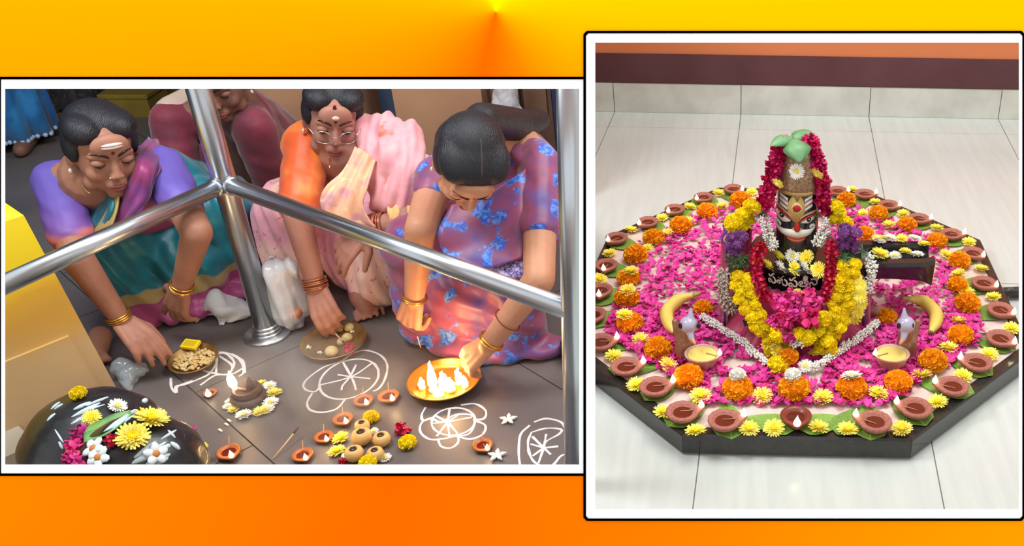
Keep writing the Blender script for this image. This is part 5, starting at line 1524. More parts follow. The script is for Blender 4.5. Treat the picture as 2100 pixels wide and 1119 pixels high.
# --- woman in pink with spectacles
def woman_pink():
    base = V((-1.08, 2.62, 0))
    hc = J(683, 240, .545); T, R = view_frame(hc, .04, .50, .04); s = .93
    nb = J(690, 335, .44) + V((0, .09, 0))
    shA = J(622, 300, .455); elA = J(611, 445, .325); wrA = J(648, 588, .14)
    shB = J(800, 300, .45) + V((0, .02, 0)); elB = J(838, 452, .325); wrB = J(752, 468, .30)
    hdA = J(672, 655, .075) - wrA; hdB = J(706, 515, .245) - wrB
    def pr(mb):
        head_prims(mb, T, R, s)
        mb.cap(T(V((0, .028, -.075)) * s), nb, .047, .056)
        for a, b, c in ((shA, elA, wrA), (shB, elB, wrB)): mb.cap(a, b, .046, .038); mb.cap(b, c, .038, .0245); mb.cap(a, nb, .05, .055)
        mb.cap(nb, nb + V((.02, .08, -.14)), .09, .11)
        hand_prims(mb, wrA, hdA, (-.1, -.65, .75), 1, [.45, .5, .55, .6], thumb=.9, spread=.04)
        hand_prims(mb, wrB, hdB, (-.2, -.7, .6), -1, [.25, .3, .35, .4], thumb=.4, spread=.07)
        f0 = J(738, 610, .035); mb.cap(f0 + V((-.02, .05, .03)), f0, .032, .03); mb.cap(f0, f0 + V((.030, -.045, -.012)), .030, .022)
        for k in range(5):
            q = f0 + V((.002 + .0165 * k, -.055 + .008 * k, -.018)); mb.cap(q, q + V((.012, -.026, -.006)), .0092 - .0007 * k, .0082 - .0007 * k, n=8)
    root = person('woman with spectacles in orange blouse and pink sari reaching to a brass plate', base, SK_M, pr)
    face_parts(root, T, R, s, SK_M, ash='dot', glasses=True)
    mb = MB(); hair_prims(mb, T, R, s, ((0, .115, -.02), (.045, .035, .045))); blob_obj('hair', mb, M_HAIR, .005, root, smooth_it=9)
    org = two_tone('orange_silk_blouse', S(232, 96, 36), S(246, 132, 58), 8, rough=.5)
    mb = MB(); mb.cap(shA + V((.012, .01, .012)), shA.lerp(elA, .82), .060, .056); mb.cap(shA, nb + V((0, .04, -.03)), .060, .075); mb.cap(nb + V((.0, .05, -.05)), nb + V((.02, .1, -.16)), .10, .12)
    mb.cap(shB, shB.lerp(elB, .6), .056, .05); mb.cap(shB, nb + V((0, .04, -.03)), .056, .07)
    blob_obj('blouse', mb, org, .006, root, disp=folds((.2, .3, 1), .002, 60))
    pk = two_tone('pink_peach_print', S(240, 172, 190), S(250, 206, 190), 5, .45, .55, extra=(S(228, 120, 120), 34, .60, .66), rough=.65)
    mb = MB()
    pel = V((-1.08, 2.86, .15)); kA = V((-1.26, 2.50, .26)); kB = V((-1.00, 2.52, .26))
    mb.cap(pel, kA, .15, .095); mb.cap(pel, kB, .15, .105); mb.cap(kA, V((-1.28, 2.46, .06)), .095, .075); mb.cap(kB, V((-1.02, 2.44, .07)), .105, .085)
    mb.cap(pel, nb + V((.02, .1, -.10)), .15, .11); mb.ell((-1.06, 2.50, .12), (.14, .10, .13)); mb.ell((-.94, 2.5, .2), (.10, .10, .12))
    blob_obj('sari', mb, pk, .008, root, smooth_it=6, disp=folds((1, -.3, .4), .010, 62))
    pl = two_tone('pink_pallu_print', S(236, 168, 172), S(226, 150, 160), 12, .4, .6, extra=(S(224, 110, 80), 15, .63, .70), rough=.6)
    # bunched drape rising over her far shoulder
    mb = MB()
    a, b, c, d_ = J(770, 268, .50), J(828, 280, .50), J(846, 350, .44), J(820, 410, .37)
    mb.cap(a, b, .052, .050); mb.cap(b, c, .050, .046); mb.cap(a, J(775, 350, .43), .05, .05); mb.cap(c, d_, .046, .040); mb.cap(J(775, 350, .43), J(790, 410, .36), .05, .04); mb.ell(J(808, 335, .45), (.06, .05, .07))
    blob_obj('pallu', mb, pl, .006, root, smooth_it=5, disp=folds((1, .2, -.35), .009, 85))
    drape('pallu_front', [[J(728, 300, .50), J(750, 312, .49), J(770, 330, .47)], [J(700, 350, .45), J(725, 365, .44), J(755, 385, .42)], [J(668, 385, .42), J(700, 405, .40), J(745, 420, .38)], [J(656, 415, .39), J(690, 440, .36), J(760, 450, .34)], [J(668, 455, .34), J(705, 462, .33), J(780, 470, .31)]],
          two_tone('peach_pleat_print', S(232, 176, 140), S(196, 140, 150), 16, .45, .6, extra=(S(238, 200, 150), 20, .55, .65)), root, ripple=.007, freq=8)
    drape('peach_cuff', [[J(800, 395, .38), J(858, 400, .38)], [J(795, 430, .36), J(866, 440, .35)], [J(800, 455, .335), J(850, 480, .31)]], two_tone('peach_lining', S(240, 170, 104), S(232, 190, 150), 10), root, ripple=.004)
    red = mat('red_glass_bangles', S(142, 62, 52), .3, .3, color2=S(180, 110, 80), nscale=80)
    dB = (wrB - elB).normalized(); bangle(root, wrB - dB * .030, dB, .034, 9, .0062, red, .0026)
    dA = (wrA - elA).normalized(); bangle(root, wrA - dA * .010, dA, .0305, 5, .0065, mat('copper_bangle', S(190, 120, 84), .3, .7), .0024)
    mb = MB(); mb.tube(catmull([T(V((-.05, .0, -.10)) * s), J(664, 322, .46) + V((0, .03, 0)), J(676, 345, .44)], 10), .0016, 5); mb.build('necklace', M_GOLD, root)
woman_pink()

# --- woman in blue and maroon, head bowed
def woman_blue():
    base = V((-.68, 2.42, 0))
    hc = J(962, 335, .585); T, R = view_frame(hc, .03, .975, .04); s = .97
    nb = J(1045, 300, .50) + V((0, .06, 0))
    shA = J(892, 372, .46) + V((0, .02, 0)); elA = J(862, 470, .405); wrA = J(850, 612, .20)
    shB = J(1108, 340, .49); elB = J(1106, 572, .325); wrB = J(1003, 705, .16)
    hdA = J(838, 668, .115) - wrA; hdB = J(945, 752, .085) - wrB
    def pr(mb):
        head_prims(mb, T, R, s)
        mb.cap(T(V((0, .04, -.06)) * s), nb, .05, .058)
        for a, b, c in ((shA, elA, wrA), (shB, elB, wrB)): mb.cap(a, b, .046, .038); mb.cap(b, c, .038, .0250); mb.cap(a, nb, .05, .055)
        hand_prims(mb, wrA, hdA, (-.15, -.75, .6), 1, [(.7, .9, .5), (.8, .9, .6), (.9, 1.0, .6), (1.0, 1.0, .6)], thumb=1.0, spread=.03)
        hand_prims(mb, wrB, hdB, (.2, -.45, .85), 1, [.45, .5, .55, .6], thumb=.9, spread=.04)
    root = person('woman in blue and maroon sari bowing her head over the flaming plate', base, SK_R, pr)
    face_parts(root, T, R, s, SK_R, ash=None)
    mb = MB(); hair_prims(mb, T, R, s); e = lambda c, r: mb.ell(T(V(c) * s), tuple(q * s for q in r), rot=R)
    e((0, .0, .062), (.075, .078, .055))
    mb.cap(T(V((.03, .10, .03)) * s), J(1052, 268, .56) + V((0, .04, 0)), .042, .046); mb.cap(J(1052, 268, .56) + V((0, .04, 0)), J(1098, 262, .53) + V((0, .06, 0)), .044, .03)
    blob_obj('hair', mb, M_HAIR, .005, root, smooth_it=9)
    mb = MB(); mb.tube(catmull([T(V((.004, -.062, .118)) * s), T(V((.004, -.02, .132)) * s), T(V((.004, .03, .134)) * s)], 8), [.001, .0018, .002, .002, .002, .0018, .0014, .0008], 5, flat=.5); mb.build('parting', mat('hair_parting', S(92, 72, 66), .6), root)
    mb = MB()
    for q in (V((0, 0, 0)), V((.012, .0, -.012)), V((-.008, 0, .010)), V((.02, 0, -.022))):
        pc = J(990, 236, .62) + q
        for v_ in sphere_pts(10, -.3): mb.ell(pc + v_ * .008, .005, nu=6, nv=5)
    mb.build('hair_flowers', mat('hair_flower_yellow', S(246, 206, 50), .6), root)
    pm = blue_maroon_mat()
    mb = MB(); mb.cap(shA, shA.lerp(elA, .28), .057, .052); mb.cap(shB, shB.lerp(elB, .55), .058, .054); mb.cap(shA, nb + V((0, .06, -.06)), .058, .07); mb.cap(shB, nb + V((0, .06, -.06)), .058, .07)
    blob_obj('blouse', mb, pm, .006, root, disp=folds((.2, .2, 1), .003, 60))
    mb = MB()
    pel = V((-.68, 2.66, .17)); kA = V((-.83, 2.28, .27)); kB = V((-.57, 2.22, .24))
    mb.cap(pel, kA, .15, .10); mb.cap(pel, kB, .15, .10); mb.cap(kA, V((-.84, 2.24, .06)), .095, .07); mb.cap(kB, V((-.58, 2.19, .06)), .10, .08)
    mb.cap(pel, V((-.62, 2.40, .40)), .16, .12); mb.cap(V((-.66, 2.40, .40)), V((-.54, 2.36, .46)), .10, .085); mb.ell((-.68, 2.24, .12), (.17, .10, .13)); mb.ell((-.57, 2.28, .33), (.09, .12, .14))
    mb.ell((-.63, 2.17, .02), (.20, .07, .03)); mb.cap(shA + V((.03, .05, -.06)), V((-.70, 2.36, .36)), .06, .10)
    mb.cap(shB + V((-.02, .03, -.0)), V((-.50, 2.28, .34)), .062, .075)
    blob_obj('sari', mb, pm, .008, root, smooth_it=6, disp=folds((.6, .2, 1), .008, 52))
    drape('pallu', [[J(925, 420, .44), J(1010, 395, .46), J(1075, 348, .51), J(1112, 318, .49)], [J(900, 470, .40), J(1000, 455, .41), J(1080, 420, .45), J(1122, 385, .42)], [J(905, 510, .36), J(1000, 510, .36), J(1085, 480, .39), J(1124, 450, .36)], [J(930, 540, .335), J(1010, 548, .33), J(1080, 525, .35), J(1120, 505, .32)]], pm, root, n1=30, n2=30, ripple=.005, freq=5)
    lace = NT('lace_border_print'); n_ = lace.noise(90, 3.0, dist=2.0)
    lace.l(lace.ramp(n_, [(.46, S(72, 62, 132)), (.54, S(190, 176, 220))]), lace.b.inputs['Base Color']); lace.b.inputs['Roughness'].default_value = .6
    drape('pallu_border', [[J(985, 520, .335) + V((0, -.02, 0)), J(1050, 530, .335) + V((0, -.02, 0)), J(1110, 508, .36) + V((0, -.02, 0))], [J(1000, 552, .31) + V((0, -.02, 0)), J(1060, 562, .31) + V((0, -.02, 0)), J(1120, 556, .325) + V((0, -.02, 0))]], lace.mat, root, n1=10, n2=20, ripple=.003)
    dA = (wrA - elA).normalized(); bangle(root, wrA - dA * .004, dA, .0300, 2, .006, None, .0022)
    dB = (wrB - elB).normalized(); bangle(root, wrB - dB * .010, dB, .0305, 2, .007, None, .0024); bangle(root, wrB - dB * .080, dB, .0345, 1, .006, mat('dark_thread', S(120, 50, 36), .7), .0016, 'thread')
woman_blue()

# --- woman in maroon behind the post
def woman_maroon():
    base = V((-1.62, 3.05, 0))
    hc = J(452, 165, .60); T, R = frame(hc, (.1, -.9, -.3), (0, -.1, 1)); s = .9
    nb = J(448, 235, .48) + V((0, .06, 0)); shA = J(352, 250, .47); shB = J(520, 262, .46); elA = J(372, 360, .33); elB = J(560, 372, .28); wrA = J(430, 410, .22); wrB = J(520, 400, .22)
    def pr(mb):
        head_prims(mb, T, R, s); mb.cap(T(V((0, .028, -.075)) * s), nb, .046, .055)
        for a, b, c in ((shA, elA, wrA), (shB, elB, wrB)): mb.cap(a, b, .045, .038); mb.cap(b, c, .037, .024); mb.cap(a, nb, .05, .055)
        mb.cap(nb, nb + V((0, .06, -.2)), .09, .11)
        hand_prims(mb, wrA, (.6, -.3, -.3), (0, -.5, .9), 1, [.3] * 4); hand_prims(mb, wrB, (-.6, -.3, -.3), (0, -.5, .9), -1, [.3] * 4)
    root = person('woman in maroon sari seated behind the steel post', base, SK_D, pr, voxel=.005)
    face_parts(root, T, R, s, SK_D, ash=None)
    mb = MB(); hair_prims(mb, T, R, s, ((0, .115, -.02), (.045, .035, .045))); blob_obj('hair', mb, M_HAIR, .006, root)
    mr = two_tone('maroon_cotton', S(96, 24, 44), S(118, 32, 54), 10, rough=.7)
    mb = MB(); mb.cap(shA, shA.lerp(elA, .85), .060, .056); mb.cap(shB, shB.lerp(elB, .95), .062, .056); mb.cap(shA, nb + V((0, .05, -.05)), .06, .08); mb.cap(shB, nb + V((0, .05, -.05)), .06, .08)
    mb.cap(nb + V((0, .05, -.06)), V((-1.62, 3.05, .2)), .10, .13)
    blob_obj('blouse', mb, mr, .007, root, disp=folds((.2, .2, 1), .002, 55))
    mb = MB(); pel = V((-1.62, 3.20, .14)); mb.cap(pel, V((-1.78, 2.98, .16)), .15, .09); mb.cap(pel, V((-1.44, 2.98, .16)), .15, .09); mb.ell((-1.61, 3.0, .08), (.22, .13, .08)); mb.cap(pel, V((-1.62, 3.05, .32)), .15, .12)
    blob_obj('sari', mb, mr, .009, root, disp=folds((1, .3, .3), .005, 45))
    pr_ = cotton_print('white_leaf_print', S(214, 204, 194), S(116, 40, 50), S(92, 84, 60), 42.0)
    drape('printed_pallu', [[J(430, 232, .52), J(446, 232, .52)], [J(440, 290, .44) + V((0, -.03, 0)), J(462, 290, .44) + V((0, -.03, 0))], [J(458, 345, .37) + V((0, -.03, 0)), J(490, 350, .37) + V((0, -.03, 0))], [J(448, 430, .26), J(478, 440, .25)], [J(444, 500, .16), J(480, 500, .16)], [J(444, 560, .05), J(490, 556, .05)]], pr_, root, n1=34, n2=10, ripple=.004, freq=4)
    mb = MB(); mb.cap(nb + V((-.08, .02, .015)), shA + V((.0, .02, .02)), .055, .05); blob_obj('pale_yoke', mb, mat('pale_grey_yoke', S(190, 170, 156), .7), .006, root)
woman_maroon()

# --- devotees standing further back
def standing(label, px, py, skirt_m, top_m, turn, h=1.5, hem=None, w=.2):
    b = Z(px, py, 0); b.z = 0
    c, s_ = math.cos(turn), math.sin(turn)
    L = lambda x, y, z: b + V((x * c - y * s_, x * s_ + y * c, z))
    T, R = frame(L(0, 0, h - .12), (s_, -c, -.1), (0, 0, 1))
    def pr(mb):
        head_prims(mb, T, R, .95); mb.cap(L(0, .02, h - .2), L(0, .02, h - .30), .048, .06)
        mb.cap(L(-.15, .02, h - .31), L(.15, .02, h - .31), .06); mb.cap(L(0, .02, h - .35), L(0, .02, .85), .13, .14)
        for q in (-1, 1):
            mb.cap(L(q * .17, .02, h - .31), L(q * .21, .0, h - .56), .045, .037); mb.cap(L(q * .21, 0, h - .56), L(q * .15, -.14, h - .70), .036, .024)
            hand_prims(mb, L(q * .15, -.14, h - .70), L(q * .08, -.2, h - .73) - L(q * .15, -.14, h - .70), (0, 0, 1), -q, [.3] * 4)
            mb.cap(L(q * .08, .02, .85), L(q * .08, .02, .08), .08, .045); mb.cap(L(q * .08, .02, .035), L(q * .085, -.14, .03), .035, .028)
    root = person(label, b, SK_D, pr, voxel=.010, sm=2)
    face_parts(root, T, R, .95, SK_D, ash=None)
    mb = MB(); hair_prims(mb, T, R, .95, ((0, .115, -.02), (.04, .035, .045))); blob_obj('hair', mb, M_HAIR, .008, root)
    mb = MB(); rows = []
    for i in range(9):
        t = i / 8; z = .92 * (1 - t) + .05 * t; r = .15 + (w - .15) * t
        rows.append([L((r + .018 * t * math.sin(a * 11)) * math.cos(a), .02 + (r * .85 + .018 * t * math.sin(a * 11)) * math.sin(a), z) for a in [2 * PI * k / 60 for k in range(61)]])
    mb.grid(rows); o = mb.build('skirt', skirt_m, root); md = o.modifiers.new('thickness', 'SOLIDIFY'); md.thickness = .004
    if hem:
        mb = MB()
        for k in range(60):
            a = 2 * PI * k / 60; r = w + .018 * math.sin(a * 11)
            mb.ell(L(r * math.cos(a), .02 + (r * .85) * math.sin(a), .052), .010, nu=6, nv=5)
        mb.build('beaded_hem', hem, root)
    mb = MB(); mb.cap(L(-.15, .02, h - .31), L(.15, .02, h - .31), .068); mb.cap(L(0, .02, h - .35), L(0, .02, .88), .142, .152)
    for q in (-1, 1): mb.cap(L(q * .17, .02, h - .31), L(q * .195, .01, h - .47), .054, .047)
    blob_obj('blouse', mb, top_m, .010, root)
standing('standing devotee in a bright blue skirt with beaded white hem', 20, 300, two_tone('bright_blue_silk', S(22, 96, 160), S(36, 124, 186), 6, rough=.5), mat('blue_top', S(30, 84, 140), .6), .3, hem=mat('white_beads', S(170, 190, 214), .3), w=.17)
standing('standing devotee in a dark sequined skirt', 108, 236, two_tone('dark_sequin_cloth', S(36, 32, 44), S(60, 54, 60), 20, extra=(S(140, 124, 96), 70, .60, .66)), mat('dark_top', S(40, 36, 50), .6), -.2, w=.17)
standing('standing devotee in a plain royal blue skirt', 232, 188, two_tone('royal_blue_cloth', S(10, 58, 120), S(14, 70, 138), 5), mat('royal_blue_top', S(10, 50, 110), .6), .1, w=.20)
# ------------------------------------------------------------------ chalk drawings on the temple floor
M_CHALK = NT('white_rice_powder')
M_CHALK.b.inputs['Base Color'].default_value = S(224, 220, 224); M_CHALK.b.inputs['Roughness'].default_value = .95
M_CHALK.bump(M_CHALK.noise(300, 3.0), .5, .002)
def kolam(label, strokes, w=.0058, group='floor drawings'):
    mb = MB(); allp = []
    for pts in strokes:
        fine = catmull([Z(x, y, .0) for x, y in pts], max(8, 9 * (len(pts) - 1)))
        left, right, mid = [], [], []
        for i, p in enumerate(fine):
            t = (fine[min(i + 1, len(fine) - 1)] - fine[max(i - 1, 0)]); t.z = 0
            t = t.normalized() if t.length > 1e-9 else V((1, 0, 0))
            n = V((-t.y, t.x, 0)); ww = w * .5 * (1 + .45 * noise.noise(p * 40))
            left.append(p + n * ww + V((0, 0, .0003))); right.append(p - n * ww + V((0, 0, .0003))); mid.append(p + V((0, 0, .0016)))
        mb.grid([left, mid, right])
    o = mb.build('floor_drawing', M_CHALK.mat); tag(o, label, 'drawing', group)
def ring(cx, cy, rx, ry, rot=0, a0=0, a1=360, n=14):
    out = []
    for i in range(n + 1):
        a = math.radians(a0 + (a1 - a0) * i / n); x, y = rx * math.cos(a), ry * math.sin(a)
        c, s = math.cos(rot), math.sin(rot); out.append((cx + x * c - y * s, cy + x * s + y * c))
    return out
kolam('white powder wheel drawn on the floor under the edge of the middle brass plate',
      [ring(716, 777, 63, 38, -.32), [(628, 800), (622, 790), (632, 775), (665, 752), (700, 740), (722, 725), (750, 718), (780, 728), (794, 748), (790, 775), (778, 795), (765, 802)], [(628, 800), (645, 803), (655, 795)],
       [(640, 806), (630, 825), (636, 840), (660, 845), (690, 838), (708, 818)], [(653, 790), (720, 772), (765, 743)], [(702, 740), (718, 768), (726, 785), (730, 800)], [(730, 748), (718, 772), (703, 790), (700, 800)], [(693, 768), (720, 772), (760, 776)]])
kolam('white powder flower drawn on the floor below the flaming plate',
      [[(873, 835), (865, 850), (868, 862), (885, 858), (905, 865), (935, 850), (970, 852), (972, 872), (960, 890), (930, 895), (905, 900), (880, 900), (862, 885), (866, 865), (890, 855)], ring(930, 864, 45, 28, -.1), [(945, 830), (975, 828), (996, 842), (992, 858), (970, 860)], [(975, 862), (995, 872), (990, 890), (965, 900), (940, 895)], [(898, 900), (905, 915), (925, 918), (940, 905), (936, 885)],
       [(918, 865), (922, 838)], [(918, 865), (893, 852)], [(918, 865), (943, 848)], [(918, 865), (968, 855)], [(918, 865), (885, 868)], [(918, 865), (895, 895)], [(918, 865), (922, 896)], [(918, 865), (938, 888)]])
kolam('white powder wheel partly hidden by the second steel post',
      [[(1086, 872), (1068, 890), (1064, 920), (1066, 950), (1075, 975)], [(1095, 865), (1120, 858), (1150, 865), (1160, 880)], [(1090, 886), (1120, 878), (1150, 880), (1146, 890), (1120, 905), (1114, 920)], [(1090, 886), (1083, 905), (1086, 930), (1100, 950), (1130, 955), (1150, 935), (1165, 930)],
       [(1115, 918), (1120, 890)], [(1115, 918), (1092, 895)], [(1115, 918), (1088, 910)], [(1115, 918), (1092, 935)], [(1115, 918), (1104, 950)], [(1115, 918), (1130, 932)], [(1115, 918), (1145, 915)]])
kolam('smudged white powder loops drawn beside the snack plate',
      [[(350, 775), (352, 795), (362, 805), (360, 792), (380, 788), (405, 778), (430, 765), (445, 740), (440, 725), (455, 722), (478, 728), (495, 742), (500, 762), (490, 772)], [(435, 730), (460, 724), (480, 742), (470, 765), (440, 770), (410, 790)], [(400, 750), (425, 762), (470, 768), (498, 755)], [(475, 725), (498, 740), (502, 765)], [(362, 806), (365, 792), (395, 780)], [(443, 765), (444, 735)], [(450, 730), (475, 748), (472, 765)]], w=.0062)

# ------------------------------------------------------------------ brass plates
M_BRASS = mat('worn_brass', S(176, 140, 84), .38, .75, color2=S(140, 108, 66), nscale=18)
M_BRASSG = mat('bright_brass', S(226, 170, 70), .28, .85)
def plate(name, label, c, r, tilt, m, fluted=False, depth=.014):
    q = Matrix.Rotation(tilt[0], 3, 'X') @ Matrix.Rotation(tilt[1], 3, 'Y')
    n = 64; mb = MB(); verts = []; prof = [(.0, .0), (.70, .0), (.80, .25), (.94, 1.0), (1.0, 1.05), (1.0, .9), (.94, .8), (.80, .02), (.70, -.2), (.0, -.2)]
    for (a, z) in prof:
        for j in range(n):
            an = 2 * PI * j / n; fl_ = (.0016 * math.sin(an * 32) if fluted and .75 < a < .97 else 0)
            verts.append(V(c) + q @ V((a * r * math.cos(an), a * r * math.sin(an), z * depth + .003 + fl_)))
    fs = [(i * n + j, i * n + (j + 1) % n, (i + 1) * n + (j + 1) % n, (i + 1) * n + j) for i in range(len(prof) - 1) for j in range(n)]
    mb.add(verts, fs); o = mb.build(name, m, loc=c); tag(o, label, 'plate', 'brass plates')
    return o, q
# plate of snacks
c1 = Z(398, 738, .02); lift = V((0, 0, .004)); c1.z = .012
pl, q1 = plate('brass_plate', 'brass plate of pale snacks held by the woman in teal', c1, .062, (.10, .0), M_BRASS)
rnd = random.Random(5)
mb = MB()
for i in range(150):
    a, r = rnd.uniform(0, 6.3), .048 * math.sqrt(rnd.random()); p = c1 + V((r * math.cos(a), r * math.sin(a), .008 + .012 * (1 - r / .05) * rnd.random()))
    if i % 3 == 0: mb.tube([p + V((.006 * math.cos(k), .006 * math.sin(k), .002 * math.sin(2 * k))) for k in [2 * PI * j / 8 for j in range(8)]], .0026, 5)
    else: mb.ell(p, (rnd.uniform(.003, .006), rnd.uniform(.003, .006), .003), nu=6, nv=5)
o = mb.build('puffed_snack', mat('puffed_snack_cream', S(226, 200, 150), .8, color2=S(206, 176, 110), nscale=60)); tag(o, 'heap of pale puffed rice and rings on the snack plate', 'snack', kind='stuff')
mb = MB(); pc = Z(391, 706, .04); mb.box(pc, (.044, .030, .010), Matrix.Rotation(.25, 3, 'X') @ Matrix.Rotation(-.15, 3, 'Z'))
o = mb.build('yellow_packet', mat('yellow_card', S(234, 206, 30), .5), smooth=False); tag(o, 'small bright yellow packet leaning on the snack plate', 'packet')
md = o.modifiers.new('bevel', 'BEVEL'); md.width = .002; md.segments = 2
m2 = MB(); m2.box(pc + Matrix.Rotation(.25, 3, 'X') @ V((0, 0, .0052)), (.032, .018, .0008), Matrix.Rotation(.25, 3, 'X') @ Matrix.Rotation(-.15, 3, 'Z')); m2.build('packet_panel', mat('packet_print', S(206, 176, 20), .5), o, smooth=False)
# plate of sweets
c2 = Z(686, 702, .015); c2.z = .008
plate('brass_plate', 'brass plate of round sweets under the hand of the woman with spectacles', c2, .086, (.06, 0), M_BRASS)
SW = mat('pale_round_sweet', S(206, 190, 140), .6, color2=S(186, 170, 116), nscale=30)
for (px, py, r) in ((716, 672, .014), (712, 692, .014), (680, 722, .017), (700, 700, .012), (694, 674, .012)):
    p = Z(px, py, .02); p.z = .010
    mb = MB(); n = 16; rows = []
    mb.ell(p + V((0, 0, r * .8)), (r, r * .96, r * .85), nu=16, nv=10)
    for k in range(6): a = k * PI / 3; mb.ell(p + V((math.cos(a) * r * .8, math.sin(a) * r * .8, r * .7)), r * .25, nu=6, nv=5)
    o = mb.build('round_sweet', SW); tag(o, 'pale round sweet on the plate under the bangled hand', 'sweet', 'sweets on the brass plate')
for (px, py, m_, s, lab, nm) in ((715, 716, ME_CRIM[0], .018, 'crimson flower lying on the plate of sweets', 'crimson_flower'), (632, 712, ME_JAS[0], .011, 'pale pink-white buds on the rim of the sweet plate', 'jasmine_tuft'), (655, 722, ME_JAS[1], .010, 'pale buds beside the largest sweet on the plate', 'jasmine_tuft'), (722, 680, ME_JAS[0], .010, 'pale buds between the sweets on the plate', 'jasmine_tuft')):
    p = Z(px, py, .016); p.z = .010
    place_flower(nm, m_, p, s, lab, 'flower', None)
# incense stick in the hands
def stick(a, b, label, r=.0016):
    mb = MB(); mb.tube([a, a.lerp(b, .5), b], r, 6); o = mb.build('incense_stick', mat('incense_stick_wood', S(206, 176, 140), .8)); tag(o, label, 'stick')
    m2 = MB(); m2.tube([a.lerp(b, .8), b], r * 1.5, 6); m2.build('tip', mat('incense_tip', S(90, 60, 44), .9), o)
stick(Z(688, 684, .05), Z(706, 702, .022), 'thin pale stick held over the plate of sweets')
stick(Z(856, 690, .09), Z(864, 716, .03), 'thin stick pinched by the hand over the flaming plate')
# flaming plate
c3 = Z(912, 784, .015); c3.z = .008
plate('brass_plate', 'bright fluted brass plate with burning wicks', c3, .0925, (.0, 0), M_BRASSG, True, .018)
M_FIRE = mat('open_flame', (1, .85, .55, 1), .5, emit=(1.0, .80, .48, 1), estr=14.0)
def wick_fire(px, py, h, r, sd):
    p = Z(px, py, .012); p.z = .010
    rnd = random.Random(sd)
    root = MB(); root.lathe([(.0, 0), (r * .9, 0), (r, .006), (r * .6, .012), (0, .013)], 12, p); o = root.build('cotton_wick', mat('cotton_wick_white', S(240, 226, 196), .9), loc=p)
    tag(o, 'burning ball of cotton on the fluted brass plate', 'wick', 'burning wicks on the plate')
    mb = MB(); path = [p + V((rnd.uniform(-.004, .004) * k, rnd.uniform(-.004, .004) * k, .008 + h * k)) for k in (0, .2, .45, .7, .9, 1.0)]
    mb.tube(path, [r * .5, r * .95, r * .85, r * .5, r * .22, r * .04], 10); f = mb.build('flame', M_FIRE, o)
    return p
for i, (px, py, h, r) in enumerate(((890, 800, .085, .013), (912, 797, .05, .014), (866, 796, .03, .009), (925, 800, .035, .013), (900, 812, .022, .014), (942, 786, .045, .010), (955, 794, .03, .009))):
    wick_fire(px, py, h, r, i)
pt = bpy.data.lights.new('plate_flame_light', 'POINT'); pt.energy = 1.6; pt.color = (1.0, .55, .2); pt.shadow_soft_size = .03
po = bpy.data.objects.new('plate_flame_light', pt); COL.objects.link(po); po.location = c3 + V((0, -.01, .10))
for (px, py, s) in ((950, 800, .009), (940, 806, .008)):
    p = Z(px, py, .02); p.z = .012; place_flower('jasmine_tuft', ME_JAS[0], p, s, 'small white buds beside the burning wicks on the fluted plate', 'flower', 'buds on the fluted plate')

# ------------------------------------------------------------------ small lamps on the temple floor
M_SMALL = mat('oiled_clay_amber', S(170, 104, 58), .35, color2=S(136, 78, 44), nscale=30)
ME_SD = diya_meshes('small_lamp', M_SMALL, False)
SMALL = [(745, 822, .024), (797, 814, .026), (703, 860, .024), (664, 896, .022), (621, 934, .024), (470, 929, .027), (990, 914, .024)]
for i, (px, py, r) in enumerate(SMALL):
    p = Z(px, py, .008); p.z = 0
    lab = 'small amber clay lamp with a white flame in the arc round the yellow lamps'
    grp = 'small lamps in the arc'
    if i == 5: lab, grp = 'small amber clay lamp burning alone beside the flower-decked black stone', None
    if i == 6: lab, grp = 'small amber clay lamp burning alone between the floor drawings', None
    o = place_diya('clay_lamp', ME_SD, p, r, -.9, lab, grp, fl=.52)
    l = bpy.data.lights.new('lamp_glow', 'POINT'); l.energy = .10; l.color = (1, .6, .25); l.shadow_soft_size = .01
    lo = bpy.data.objects.new('lamp_glow', l); COL.objects.link(lo); lo.parent = o; lo.location = (1.1, 0, 1.6)
    a = p + V((-.004, .004, .010)); 
    mb = MB(); mb.tube([V((-.5, .2, .5)), V((-.75, .45, 1.5))], [.05, .03], 5)
    w = bpy.data.objects.new('spare_wick', mb.mesh('spare_wick', M_WICK)); COL.objects.link(w); w.parent = o
# dark stacked lamp ringed with flowers
p = Z(512, 822, .0); p.z = 0
root = empty('oil_lamp', p); tag(root, 'dark brown tiered clay lamp ringed by flowers with a tall white flame', 'oil lamp')
M_DK = mat('dark_brown_clay', S(72, 46, 38), .45, color2=S(92, 60, 50), nscale=30)
mb = MB(); mb.lathe([(0, 0), (.030, 0), (.040, .010), (.042, .018), (.036, .022), (.030, .022), (.028, .018)], 32, p); mb.build('saucer', M_DK, root)
mb = MB(); mb.lathe([(.012, .016), (.028, .02), (.034, .032), (.034, .040), (.030, .042), (.024, .034), (0, .028)], 32, p); mb.build('bowl', M_DK, root)
mb = MB(); mb.cap(p + V((.004, .01, .03)), p + V((.004, .012, .058)), .012, .007); mb.build('knob', M_DK, root)
mb = MB(); fp = p + V((-.024, -.004, .040)); mb.tube([fp, fp + V((-.002, 0, .016)), fp + V((-.004, 0, .034)), fp + V((-.002, 0, .055))], [.004, .0105, .009, .001], 10); mb.build('flame', M_FIRE, root)
mb = MB(); mb.tube([p + V((0, 0, .036)), fp + V((0, 0, .004))], .003, 6); mb.build('wick', M_WICK, root)
pt2 = bpy.data.lights.new('lamp_flame_light', 'POINT'); pt2.energy = .45; pt2.color = (1, .58, .24); pt2.shadow_soft_size = .02
po2 = bpy.data.objects.new('lamp_flame_light', pt2); COL.objects.link(po2); po2.parent = root; po2.location = (-.03, -.01, .12)
